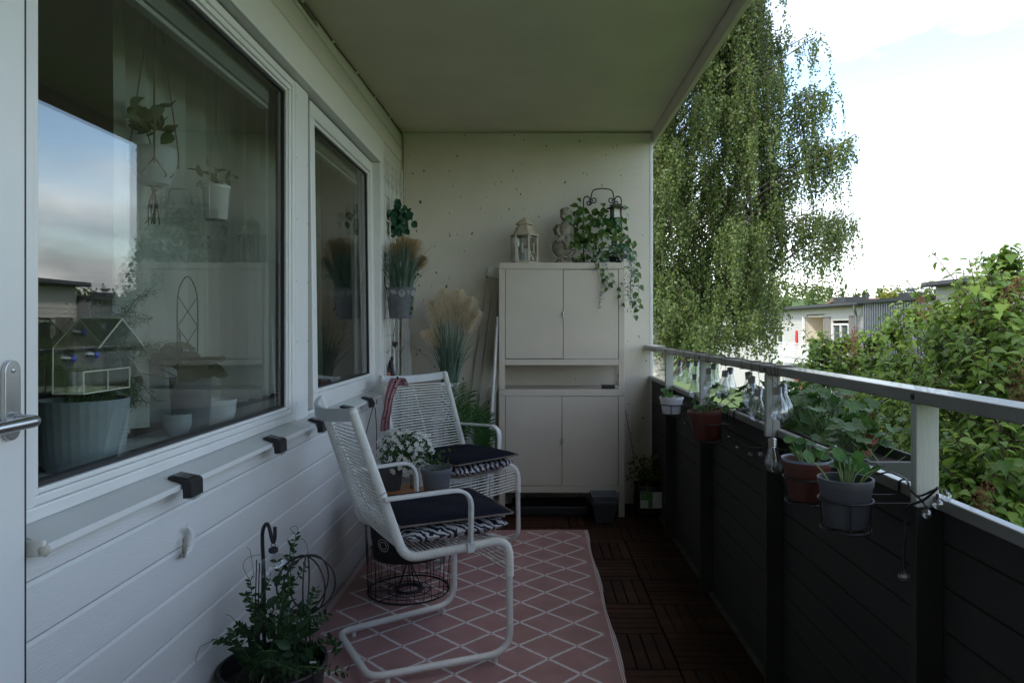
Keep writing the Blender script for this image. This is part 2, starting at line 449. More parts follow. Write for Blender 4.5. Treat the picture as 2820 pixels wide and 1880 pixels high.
M['geran'] = leafmat('geranium_leaves', (.022,.070,.014), (.055,.125,.024), .3, .5)
M['pothos'] = leafmat('variegated_ivy_leaves', (.030,.085,.014), (.100,.170,.028), .18, .35, spec=.5)
M['euca'] = leafmat('dusty_eucalyptus_leaves', (.17,.22,.20), (.30,.34,.31), .1, .8)
M['ferny'] = leafmat('plastic_fern_sprays', (.035,.16,.085), (.07,.24,.12), .15, .5)
M['ivydark'] = leafmat('dark_ivy_leaves', (.010,.055,.032), (.022,.09,.05), .1, .4)
M['grass'] = leafmat('blue_green_grass_blades', (.075,.14,.105), (.18,.25,.19), .2, .55)
M['plume_o'] = leafmat('orange_tan_plumes', (.50,.40,.24), (.62,.52,.35), .45, .95, spec=.1)
M['plume_t'] = leafmat('tan_plumes', (.60,.53,.40), (.76,.69,.55), .45, .95, spec=.1)
M['palm'] = leafmat('bright_palm_leaflets', (.018,.075,.014), (.045,.145,.028), .2, .45)
M['vine'] = leafmat('pea_vine_leaves', (.013,.040,.014), (.032,.078,.027), .3, .5)
M['shrub'] = leafmat('dim_shrub_leaves', (.05,.075,.012), (.12,.13,.02), .2, .6)
M['bushy'] = leafmat('small_bush_leaves', (.03,.075,.018), (.06,.12,.03), .25, .5)
M['petal'] = leafmat('white_petals', (.62,.62,.58), (.78,.77,.74), .25, .6)
M['yolk'] = mat('yellow_flower_eye', (.50,.36,.04), .7, .1)
M['houseplant'] = leafmat('houseplant_leaves', (.035,.07,.028), (.10,.14,.05), .25, .45)
M['asparagus'] = leafmat('asparagus_fern', (.06,.11,.04), (.13,.19,.08), .3, .6)
M['deadleaf'] = mat('dead_red_leaf', (.22,.07,.05), .9, .3, 30)
M['suction'] = glassmat('clear_suction_rubber', .10, (.72,.74,.80), .08)
M['blue'] = mat('blue_screw', (.03,.06,.30), .4, .2)

def rugmat():
    m, n, l = nt('pink_woven_rug')
    o = n.new('ShaderNodeOutputMaterial'); b = n.new('ShaderNodeBsdfPrincipled'); l.new(b.outputs[0], o.inputs[0])
    tc = n.new('ShaderNodeTexCoord'); sp = n.new('ShaderNodeSeparateXYZ'); l.new(tc.outputs['Object'], sp.inputs[0])
    wob = n.new('ShaderNodeTexNoise'); wob.inputs['Scale'].default_value = 60; l.new(tc.outputs['Object'], wob.inputs['Vector'])
    def mth(op, a, bb=None, c=None):
        x = n.new('ShaderNodeMath'); x.operation = op
        for i, q in enumerate((a, bb, c)):
            if q is None: continue
            if isinstance(q,(int,float)): x.inputs[i].default_value = q
            else: l.new(q, x.inputs[i])
        return x.outputs[0]
    # object origin is the far right corner of the pattern: X = .28, Y = 4.137
    px, py = sp.outputs[0], sp.outputs[1]
    jit = mth('MULTIPLY', mth('SUBTRACT', wob.outputs['Fac'], .5), .05)
    u = mth('ADD', mth('DIVIDE', px, .222), jit); w = mth('DIVIDE', py, .2184)
    def lines(e):
        fr = mth('FRACT', mth('ADD', e, 100.0)); return mth('ABSOLUTE', mth('SUBTRACT', fr, .5))   # .5 on the line
    a = lines(mth('ADD', mth('ADD', u, w), .0)); c = lines(mth('SUBTRACT', u, w))
    mxx = mth('MAXIMUM', a, c); mnn = mth('MINIMUM', a, c)
    on = mth('GREATER_THAN', mxx, .462)
    knot = mth('GREATER_THAN', mnn, .470)          # crossings left open
    line = mth('MULTIPLY', on, mth('SUBTRACT', 1.0, knot))
    inx = mth('MULTIPLY', mth('LESS_THAN', px, .004), mth('GREATER_THAN', px, -1.118))
    iny = mth('LESS_THAN', py, .085)
    line = mth('MULTIPLY', line, mth('MULTIPLY', inx, iny))
    e1 = mth('MULTIPLY', mth('GREATER_THAN', px, .028), mth('LESS_THAN', mth('FRACT', mth('MULTIPLY', px, 140.0)), .45))
    e2 = mth('MULTIPLY', mth('LESS_THAN', px, -1.145), mth('LESS_THAN', mth('FRACT', mth('MULTIPLY', px, -140.0)), .45))
    line = mth('MAXIMUM', line, mth('MAXIMUM', e1, e2))
    # weave
    wv = n.new('ShaderNodeTexWave'); wv.inputs['Scale'].default_value = 90; wv.inputs['Distortion'].default_value = 1.5; wv.bands_direction = 'Y'
    l.new(tc.outputs['Object'], wv.inputs['Vector'])
    nz = n.new('ShaderNodeTexNoise'); nz.inputs['Scale'].default_value = 7; nz.inputs['Detail'].default_value = 8; l.new(tc.outputs['Object'], nz.inputs['Vector'])
    base = n.new('ShaderNodeValToRGB'); base.color_ramp.elements[0].color = (.300,.168,.168,1); base.color_ramp.elements[1].color = (.385,.228,.228,1)
    base.color_ramp.elements[0].position = .3; base.color_ramp.elements[1].position = .7
    l.new(nz.outputs['Fac'], base.inputs['Fac'])
    mx = n.new('ShaderNodeMix'); mx.data_type = 'RGBA'; mx.inputs[7].default_value = (.68,.68,.70,1)
    l.new(mth('MULTIPLY', line, mth('ADD', mth('MULTIPLY', wv.outputs['Fac'], .35), .62)), mx.inputs[0]); l.new(base.outputs['Color'], mx.inputs[6])
    l.new(mx.outputs[2], b.inputs['Base Color']); b.inputs['Roughness'].default_value = .75; b.inputs['Specular IOR Level'].default_value = .3
    bp = n.new('ShaderNodeBump'); bp.inputs['Strength'].default_value = .5; bp.inputs['Distance'].default_value = .002
    l.new(wv.outputs['Fac'], bp.inputs['Height']); l.new(bp.outputs['Normal'], b.inputs['Normal'])
    return m
M['rug'] = rugmat()
def zebramat():
    m, n, l = nt('zebra_print_cloth')
    o = n.new('ShaderNodeOutputMaterial'); b = n.new('ShaderNodeBsdfPrincipled'); l.new(b.outputs[0], o.inputs[0])
    tc = n.new('ShaderNodeTexCoord'); wv = n.new('ShaderNodeTexWave'); wv.inputs['Scale'].default_value = 17; wv.inputs['Distortion'].default_value = 7
    wv.inputs['Detail'].default_value = 2.5; wv.inputs['Detail Scale'].default_value = 1.6; wv.bands_direction = 'DIAGONAL'
    l.new(tc.outputs['Object'], wv.inputs['Vector'])
    rp = n.new('ShaderNodeValToRGB'); rp.color_ramp.elements[0].position = .44; rp.color_ramp.elements[1].position = .56
    rp.color_ramp.elements[0].color = (.008,.008,.018,1); rp.color_ramp.elements[1].color = (.60,.58,.60,1)
    l.new(wv.outputs['Fac'], rp.inputs['Fac']); l.new(rp.outputs['Color'], b.inputs['Base Color']); b.inputs['Roughness'].default_value = .8
    return m
M['zebra'] = zebramat()
def wallmat(name, c, spots, stain=.90):
    m, n, l = nt(name)
    o = n.new('ShaderNodeOutputMaterial'); b = n.new('ShaderNodeBsdfPrincipled'); l.new(b.outputs[0], o.inputs[0])
    tc = n.new('ShaderNodeTexCoord'); nz = n.new('ShaderNodeTexNoise'); nz.inputs['Scale'].default_value = 2.2; nz.inputs['Detail'].default_value = 8
    l.new(tc.outputs['Object'], nz.inputs['Vector'])
    rp = n.new('ShaderNodeValToRGB'); rp.color_ramp.elements[0].color = (*[x*stain for x in c],1); rp.color_ramp.elements[1].color = (*c,1)
    rp.color_ramp.elements[0].position = .35; rp.color_ramp.elements[1].position = .65; l.new(nz.outputs['Fac'], rp.inputs['Fac'])
    colr = rp.outputs['Color']
    bp = n.new('ShaderNodeBump'); bp.inputs['Strength'].default_value = .35; bp.inputs['Distance'].default_value = .004
    n3 = n.new('ShaderNodeTexNoise'); n3.inputs['Scale'].default_value = 45; n3.inputs['Detail'].default_value = 6; l.new(tc.outputs['Object'], n3.inputs['Vector'])
    wvb = n.new('ShaderNodeTexWave'); wvb.wave_profile = 'SAW'; wvb.bands_direction = 'X'; wvb.inputs['Scale'].default_value = 1.05; wvb.inputs['Distortion'].default_value = .25; l.new(tc.outputs['Object'], wvb.inputs['Vector'])
    mxb = n.new('ShaderNodeMath'); mxb.operation = 'MULTIPLY_ADD'; mxb.inputs[1].default_value = .35; l.new(wvb.outputs['Fac'], mxb.inputs[0]); l.new(n3.outputs['Fac'], mxb.inputs[2])
    l.new(mxb.outputs[0], bp.inputs['Height']); l.new(bp.outputs['Normal'], b.inputs['Normal'])
    for sc_, th, loc in spots:
        mp = n.new('ShaderNodeMapping'); mp.inputs['Location'].default_value = loc; mp.inputs['Scale'].default_value = (1.3,1,.75); l.new(tc.outputs['Object'], mp.inputs['Vector'])
        dz = n.new('ShaderNodeTexNoise'); dz.inputs['Scale'].default_value = 60; l.new(mp.outputs['Vector'], dz.inputs['Vector'])
        ad = n.new('ShaderNodeVectorMath'); ad.operation = 'SCALE'; ad.inputs['Scale'].default_value = .02; l.new(dz.outputs['Color'], ad.inputs[0])
        av = n.new('ShaderNodeVectorMath'); av.operation = 'ADD'; l.new(mp.outputs['Vector'], av.inputs[0]); l.new(ad.outputs['Vector'], av.inputs[1])
        vo = n.new('ShaderNodeTexVoronoi'); vo.inputs['Scale'].default_value = sc_; l.new(av.outputs['Vector'], vo.inputs['Vector'])
        sz = n.new('ShaderNodeMath'); sz.operation = 'MULTIPLY'; sz.inputs[1].default_value = th; sp = n.new('ShaderNodeSeparateColor'); l.new(vo.outputs['Color'], sp.inputs['Color'])
        pw = n.new('ShaderNodeMath'); pw.operation = 'POWER'; pw.inputs[1].default_value = 4; l.new(sp.outputs[0], pw.inputs[0]); l.new(pw.outputs[0], sz.inputs[0])
        lt = n.new('ShaderNodeMath'); lt.operation = 'LESS_THAN'; l.new(vo.outputs['Distance'], lt.inputs[0]); l.new(sz.outputs[0], lt.inputs[1])
        mx = n.new('ShaderNodeMix'); mx.data_type = 'RGBA'; mx.inputs[7].default_value = (.045,.042,.034,1)
        l.new(lt.outputs[0], mx.inputs[0]); l.new(colr, mx.inputs[6]); colr = mx.outputs[2]
    l.new(colr, b.inputs['Base Color']); b.inputs['Roughness'].default_value = .8; b.inputs['Specular IOR Level'].default_value = .25
    return m
M['endwall'] = wallmat('painted_concrete_end_wall', (.67,.625,.54), [(6.0,.14,(0,0,0)),(13.0,.16,(3.3,1,2.2)),(30.0,.20,(1.3,5,4.2))])
M['ceil'] = wallmat('painted_concrete_soffit', (.66,.60,.49), [(3.0,.01,(2,0,1))], .90)
def sheermat(name, c, tr):
    m, n, l = nt(name)
    o = n.new('ShaderNodeOutputMaterial'); d = n.new('ShaderNodeBsdfDiffuse'); t = n.new('ShaderNodeBsdfTranslucent'); p = n.new('ShaderNodeBsdfTransparent')
    d.inputs[0].default_value = (*c,1); t.inputs[0].default_value = (*c,1)
    a = n.new('ShaderNodeMixShader'); a.inputs[0].default_value = .35; l.new(d.outputs[0], a.inputs[1]); l.new(t.outputs[0], a.inputs[2])
    q = n.new('ShaderNodeMixShader'); q.inputs[0].default_value = tr; l.new(a.outputs[0], q.inputs[1]); l.new(p.outputs[0], q.inputs[2]); l.new(q.outputs[0], o.inputs[0])
    return m
M['sheer'] = sheermat('sheer_curtain', (.66,.70,.65), .10)
# ------------------------------------------------------------------ setting: ground, slab, ceiling
YB, YN = 4.93, -1.35          # far and near end of the balcony
XW, XR = -.905, .8225         # cladding face, railing board face
g = MB(); g.grid(lambda a,b: (lerp(-400,500,a), lerp(-300,700,b), -3.25), 30, 30)
struct(g.build('ground', M['lawn']))
g = MB(); g.box(-1.02,.845,YN,YB,-.24,-.031)
struct(g.build('floor', M['concrete'], bevel=.004))

def ceil_z(x, y): return lerp(2.559-.028*(YB-y), 2.566, (x-XW)/(.824-XW))
g = MB()
xs = [-1.05, XW, -.5, 0, .4, .824]; ys = [YN-.6, 0, 1.2, 2.4, 3.6, YB+.15]
vv = [(x,y,ceil_z(max(x,XW),y)) for y in ys for x in xs]
n_ = len(xs)
ff = [(j*n_+i,(j+1)*n_+i,(j+1)*n_+i+1,j*n_+i+1) for j in range(len(ys)-1) for i in range(n_-1)]
g.add(vv, ff); g.box(-1.05,.824,YN-.6,YB+.15,2.60,3.16)  # upper slab thickened out of view so it shades the lower lilac
c_ = struct(g.build('ceiling', M['ceil']))
g = MB(); g.box(.829,.836,YN-.6,YB+.15,2.50,3.14); g.box(.829,.854,YN-.6,YB+.15,2.485,2.4995); g.box(.8365,.854,YN-.6,YB+.15,2.5,3.18)  # board carried up out of view with the slab, to shade the lilac
tag(g.build('fascia_board', M['ceil'], base=(.84,2,2.485), bevel=.002), 'long pale fascia board along the outer edge of the balcony ceiling', 'fascia')

# end walls
ew = tag(MB().box(-.93,.829,YB,YB+.17,-.24,2.558).build('end_wall', M['endwall'], base=(0,YB,0), bevel=.004), 'cream painted concrete end wall with dark pits behind the cabinet', 'wall')
MB().box(.8085,.8305,YB-.004,YB+.175,0,2.52).build('corner_strip', M['paint'], ew, bevel=.004)
tag(MB().box(-.93,.829,YN-.17,YN,-.24,2.5).build('end_wall', M['endwall'], base=(0,YN,0)), 'cream painted concrete end wall behind the viewer', 'wall')

# ------------------------------------------------------------------ house wall with planks and casing
hw = T('house_wall', 'white horizontal board clad house wall around the windows', 'wall', (XW, 2.5, 0))
def plank(z0, z1, y0, y1, xf=XW):
    ch = .007
    poly = [(xf-.03,z0+.002),(xf-.004,z0+.002),(xf,z0+.006),(xf,z1-ch),(xf-.005,z1),(xf-.03,z1)]
    y1 += 0
    MB().prism(poly, y0, y1, lambda a,b,t: (a,t,b)).build('plank', M['cladding'], hw)
zz = [-.028,.108,.217,.325,.434,.5425,.651,.759,.822]
for i in range(len(zz)-1):
    plank(zz[i], zz[i+1], 1.266, YB-.002, XW + (.001 if i%2 else 0))
plank(2.452, 2.545, 3.0, YB-.004); plank(2.452, 2.478, -1.3, 3.0)
plank(2.346, 2.450, -1.3, YB-.004, XW+.001)
z = 2.344
while z > .83:
    z0 = max(z-.1075, .823); plank(z0, z, 4.262, YB-.004, XW + random.uniform(-.001,.001)); z = z0
zz2 = [-.028,.108,.217,.325,.434,.5425,.651,.759,.868,.977,1.086,1.194,1.302,1.41,1.52,1.63,1.735,1.84,1.95,2.06,2.17]
for i in range(len(zz2)-1): plank(zz2[i], zz2[i+1], YN, .30)
MB().box(-.958,-.888,-1.3,4.26,2.18,2.325).build('casing_board', M['paint'], hw, bevel=.003)
MB().box(-.958,-.888,4.168,4.258,.842,2.178).build('casing_board', M['paint'], hw, bevel=.003)
mp_ = MB().box(-.965,-.924,2.781,2.938,.852,2.176).build('mullion_panel', M['frame'], hw, bevel=.002)
sc_ = MB()
for y in (2.79, 2.926):
    for z in np.linspace(.92,2.12,6):
        sc_.lathe([(.004,0),(.003,.0015)],8,(0,0,0)); 
        for k in range(len(sc_.v)-16, len(sc_.v)):
            x,yy,zc = sc_.v[k]; sc_.v[k] = (-.9245+zc, y+x, z+yy)
sc_.build('screw', M['hinge'], mp_, kind='stuff')
# backing of the wall so that no light leaks
MB().box(-1.0,-.936,1.25,YB,-.03,.818).build('wall_core', M['room'], hw)
MB().box(-1.0,-.936,4.262,YB,.82,2.56).build('wall_core', M['room'], hw)
MB().box(-1.0,-.936,YN,.30,0,2.56).build('wall_core', M['room'], hw)
MB().box(-1.0,-.96,YN,YB,2.18,2.56).build('wall_core', M['room'], hw)
# small things along the top edge: cable clips
cc = T('cable', 'thin pale cable clipped along the joint between wall and ceiling', 'cable', (XW,3,2.5))
pts = [Vector((XW+.006, y, ceil_z(XW,y)-.008+.002*math.sin(y*9))) for y in np.linspace(1.2,YB-.02,30)] + [Vector((XW+.012,YB-.012,z)) for z in np.linspace(2.5,1.1,8)]
MB().tube(pts,.003,5).build('wire', M['twig'], cc)
for y in np.linspace(1.5,YB-.01,9): MB().ball((XW+.008,y,ceil_z(XW,y)-.010),.008,n=8,m=5).build('clip', M['candle'], cc)

# ------------------------------------------------------------------ windows
def ring(m, x0, x1, y0, y1, z0, z1, w):
    wl_, wr, wb, wt = w if isinstance(w,tuple) else (w,)*4
    m.box(x0,x1,y0,y1,z0,z0+wb); m.box(x0,x1,y0,y1,z1-wt,z1); m.box(x0,x1,y0,y0+wl_,z0+wb,z1-wt); m.box(x0,x1,y1-wr,y1,z0+wb,z1-wt); return m
w1 = T('fixed_window', 'large fixed window beside the door with plants on its inner sill', 'window', (-.95,2.03,.86))
ring(MB(), -.975,-.924,1.300,2.777,.858,2.172,.026).build('frame', M['frame'], w1, bevel=.003)
ring(MB(), -.975,-.930,1.3265,2.7505,.8845,2.1455,.018).build('bead', M['frame'], w1, bevel=.003)
ring(MB(), -.972,-.938,1.3450,2.7320,.903,2.127,.010).build('bead', M['frame'], w1, bevel=.002)
ring(MB(), -.978,-.946,1.3552,2.7218,.9132,2.1168,.007).build('seal', M['seal'], w1)
MB().box(-.976,-.952,1.360,2.717,.918,2.112).build('pane', M['glass'], w1)
w2 = T('opening_window', 'narrower side hung window left slightly ajar at the bottom', 'window', (-.955,3.58,2.17), local=True)
w2.rotation_euler = (0,-.0127,0)
Y0, Y1, ZB = -.588, .586, -1.297
ring(MB(), -.03,.022,Y0,Y1,ZB,0,.062).build('sash_frame', M['frame'], w2, bevel=.004)
ring(MB(), -.03,.012,Y0+.0625,Y1-.0625,ZB+.0625,-.0625,.016).build('bead', M['frame'], w2, bevel=.003)
ring(MB(), -.03,.004,Y0+.079,Y1-.079,ZB+.079,-.079,.006).build('seal', M['seal'], w2)
MB().box(-.026,-.002,Y0+.084,Y1-.084,ZB+.084,-.084).build('pane', M['glass'], w2)
o_ = ring(MB(), -.075,-.034,Y0-.04,Y1+.0,ZB-.016,.005,(.06,.03,.03,.03)).build('outer_frame', M['frame'], w2)
o_.rotation_euler = (0,.0127,0)
MB().box(-.045,-.004,Y0-.035,Y0-.006,ZB-.01,.003).build('dark_gap_strip', M['seal'], w2)  # black strip stands in for the shaded gap beside the ajar sash
bt = MB(); bt.box(-.965,-.926,2.942,4.166,.8565,.8715); bt.build('sill_lath', M['paint'], hw, bevel=.002)

sl = T('window_sill', 'pale sheet metal window sill sloping out below both windows', 'sill', (-.87,2.7,.82))
MB().prism([(-.94,.8575),(-.900,.8445),(-.868,.8325),(-.8675,.8205),(-.8695,.8205),(-.8705,.829),(-.905,.8405),(-.94,.8515)],1.272,4.21).build('sheet', M['sill'], sl)
MB().box(-.8672,-.8655,1.272,4.21,.8190,.8328).build('drip_edge', M['frame'], sl)
MB().box(-.925,-.864,1.262,1.2705,.812,.842).build('end_cap', M['candle'], sl, bevel=.003)
MB().ball((-.868,1.268,.823),.011,.009,.012,n=9,m=6).build('foam_blob', M['pale'], sl, smooth=True)

# door
dr = T('balcony_door', 'white balcony door at the left edge with a steel lever handle', 'door', (-.89,.8,.06))
MB().box(-.925,-.885,.33,1.246,.06,2.15).build('door_leaf', M['frame'], dr, bevel=.004)
MB().box(-.94,-.893,1.247,1.259,.06,2.15).build('gasket', M['seal'], dr)
pl = MB()
pr = [(1.205+.0185*math.cos(a), 1.145+.0185*math.sin(a)) for a in np.linspace(0,math.pi,9)] + [(1.205+.0185*math.cos(a), 1.0465+.0185*math.sin(a)) for a in np.linspace(math.pi,2*math.pi,9)]
pl.prism(pr,-.8845,-.8765,lambda a,b,t:(t,a,b)); hp = pl.build('handle_plate', M['steel'], dr, bevel=.0015)
sw = MB()
for z in (1.146,1.046): sw.ball((-.876,1.205,z),.0015,.005,.005,n=10,m=4)
sw.build('screw', M['hinge'], hp)
MB().tube(fillet([(-.877,1.205,1.062),(-.832,1.205,1.062),(-.832,1.06,1.060)],.022),.0098,14).build('lever', M['steel'], dr, smooth=True)
MB().tube([(-.8765,1.205,1.062),(-.868,1.205,1.062)],.0135,16).build('rose', M['steel'], dr, smooth=True)

# ------------------------------------------------------------------ room behind the windows
rm = MB()
rm.box(-4.6,-4.5,-1.5,5.2,0,2.62); rm.box(-4.5,-1.0,5.0,5.1,0,2.62); rm.box(-4.5,-1.0,-1.6,-1.5,0,2.62)
struct(rm.build('room_wall', M['room']))
struct(MB().box(-4.5,-1.0,-1.5,5.0,-.1,.02).build('room_floor', M['roomfloor']))
struct(MB().box(-4.6,-1.0,-1.6,5.1,2.50,2.62).build('room_ceiling', M['room']))
struct(MB().box(-7,-1.052,-6,9,2.62,3.16).build('roof', M['roofdark']))  # unseen roof, made thicker to cast shade on the lilac outside
isl = tag(MB().box(-1.30,-.98,1.26,4.25,.835,.862).build('inner_sill', M['paint'], base=(-1.15,2.7,.84), bevel=.003), 'white inner window sill carrying the house plants', 'sill')
kn = MB(); kn.box(-1.06,-1.001,-1.5,5.0,.02,.833); struct(kn.build('room_wall', M['room']))
kn = MB(); kn.box(-1.06,-1.001,-1.5,5.0,2.2,2.498); kn.box(-1.06,-1.001,-1.5,1.25,.834,2.199); kn.box(-1.06,-1.001,4.25,5.0,.834,2.199); struct(kn.build('room_wall', M['room']))
cb = T('wardrobe', 'dark tall furniture deep inside the room', 'wardrobe', (-3.9,2.2,.02))
MB().box(-4.45,-3.6,1.2,4.2,.02,2.2).build('body', M['roomdark'], cb, bevel=.01)
for k in range(3): MB().box(-3.6,-3.58,1.22+k*1.0,2.18+k*1.0,.08,2.15).build('door', M['roomdark'], cb, bevel=.006)

def curtain(name, label, y0, y1, x, folds, amp, ph):
    def f(a,b):
        y = lerp(y0,y1,a); k = .55+.45*(1-b)
        return (x + amp*k*math.sin(ph+a*folds*2*math.pi) + .4*amp*math.sin(ph*2+a*folds*4.7), y + .02*math.sin(a*folds*2*math.pi+1)*(1-b), lerp(.90,2.42,b))
    tag(MB().grid(f, int(folds*10), 10).build(name, M['sheer'], base=(x,(y0+y1)/2,.9), smooth=True), label, 'curtain', 'sheer curtains inside the windows')
curtain('sheer_curtain', 'sheer pale curtain gathered behind the large fixed window', 2.10,3.55,-1.25,11,.030,.3)
curtain('sheer_curtain', 'sheer pale curtain behind the right half of the narrower window', 3.85,4.45,-1.34,6,.04,1.2)
def blind(name, label, y0, y1, zt):
    b = T(name, label, 'blind', (-1.02,(y0+y1)/2,zt))
    MB().box(-1.035,-1.0,y0,y1,zt-.03,zt).build('head_rail', M['blind'], b, bevel=.002)
    for k in range(7):
        z = zt-.036-k*.0055
        MB().box(-1.038,-.998,y0+.005,y1-.005,z-.0022,z).build('slat', M['blind'], b)
    MB().box(-1.033,-1.003,y0,y1,zt-.092,zt-.078).build('bottom_rail', M['blind'], b, bevel=.002)
blind('window_blind', 'raised slatted blind at the top of the large fixed window', 1.37,2.71,2.135)
blind('window_blind', 'raised slatted blind at the top of the narrower window', 3.08,4.08,2.12)

# ------------------------------------------------------------------ deck tiles
fl = bpy.data.objects['floor']
shared = {}
def slat(cx, cy, along, w, L):
    for mi in (0,1):
        key = (along,mi)
        if key not in shared:
            hx, hy = ((w/2-.002),(L/2-.004)) if along == 'y' else ((L/2-.004),(w/2-.002))
            b = MB(); c = .0025
            b.add([(-hx,-hy,-.02),(hx,-hy,-.02),(hx,hy,-.02),(-hx,hy,-.02),(-hx,-hy,-c),(hx,-hy,-c),(hx,hy,-c),(-hx,hy,-c),(-hx+c,-hy+c,0),(hx-c,-hy+c,0),(hx-c,hy-c,0),(-hx+c,hy-c,0)],
                  [(0,1,5,4),(1,2,6,5),(2,3,7,6),(3,0,4,7),(4,5,9,8),(5,6,10,9),(6,7,11,10),(7,4,8,11),(8,9,10,11)])
            shared[key] = b.mesh('slat', M['deck2' if mi else 'deck'])
    o = link('slat', shared[(along, random.random() < .3)], fl)
    o.location = (cx, cy, random.uniform(-.0015,0)); OFF[o.name] = (0,0,0)
TS = .3
for ix in range(-4,2):
    for iy in range(-7,9):
        x0 = .225+ix*TS; y0 = 2.546+iy*TS
        if x0+TS > .83: continue
        if y0+TS > YB+.25: continue
        if ix < 0 and y0+TS < 4.24: continue
        if y0 < .9: continue
        al = 'y' if (ix+iy) % 2 == 0 else 'x'
        for k in range(6):
            q = (k+.5)*TS/6
            cx, cy = (x0+q, y0+TS/2) if al == 'y' else (x0+TS/2, y0+q)
            if cy + (TS/2 if al == 'y' else .02) > YB+.14 or cx-.14 < -.92 - (0 if al=='x' else .3): continue
            slat(cx, cy, al, TS/6, TS)
# rug
rg = MB()
def rugf(a,b):
    x = lerp(-.893,.323,a); y = lerp(1.75,4.268,b); e = .006*math.sin(b*21)*(a>.97)
    return (x+e, y, .0035 + .0022*math.sin(x*9+y*3)*math.sin(y*5)+.0018*math.sin(x*3.1+y*7.7) + (.002*math.sin(y*14) if (a<.02 or a>.98) else 0))
rg.grid(lambda a,b: (lambda p: (p[0],p[1],max(.0035,p[2]+.0015)))(rugf(a,b)), 40, 70)
for e in (0,): pass
ro = rg.build('rug', M['rug'], base=(.28,4.137,.0))
sm = ro.modifiers.new('thick','SOLIDIFY'); sm.thickness = .003; sm.offset = -1
tag(ro, 'pink rug with a white diamond lattice pattern on the deck tiles', 'rug')

# ------------------------------------------------------------------ railing
rl = T('balcony_railing', 'balcony railing with white handrail and posts above dark boards', 'railing', (.8,2.4,0))
z = .856; i = 0; bz = [.856,.787,.700,.612,.524,.436,.348,.260,.172,.084,.006]
for a, b in zip(bz[:-1], bz[1:]):
    MB().prism([(XR,b+.0035),(XR,a-.0015),(XR+.004,a),(XR+.02,a),(XR+.02,b+.0015),(XR+.004,b+.0015)],YN+.01,YB-.006).build('board', M['dark_paint'], rl)
MB().box(.801,.8265,YN+.01,YB-.006,.8575,.8825).build('cap_lath', M['rail_gloss'], rl, bevel=.003)
MB().box(.8268,.8425,YN+.01,YB-.006,.8575,.874).build('cap_lath', M['rail_gloss'], rl, bevel=.002)
PY = [4.137,3.288,2.364,1.449,.54,-.37]
for k, y in enumerate(PY):
    MB().box(.7665,.8125,y-.022,y,.859,1.0655).build('post', M['rail_white'], rl, bevel=.002)
    MB().box(.7665,.8205,y-.022,y,.004,.8585).build('post_base', M['dark_paint'], rl, bevel=.002)
MB().box(.7655,.832,2.345,YB-.006,1.066,1.0925).build('top_rail', M['rail_gloss'], rl, bevel=.0035)
MB().box(.7650,.8315,YN+.01,2.342,1.0660,1.0928).build('top_rail', M['rail_gloss'], rl, bevel=.0035)
for k, y in enumerate(PY):
    MB().tube([(.7665,y-.012,1.079),(.7625,y-.012,1.079)],.006,10).build('bolt', M['iron'], rl)
struct(MB().box(.806,.848,YN,YB,-.0305,.0058).build('floor_edge', M['edge']))
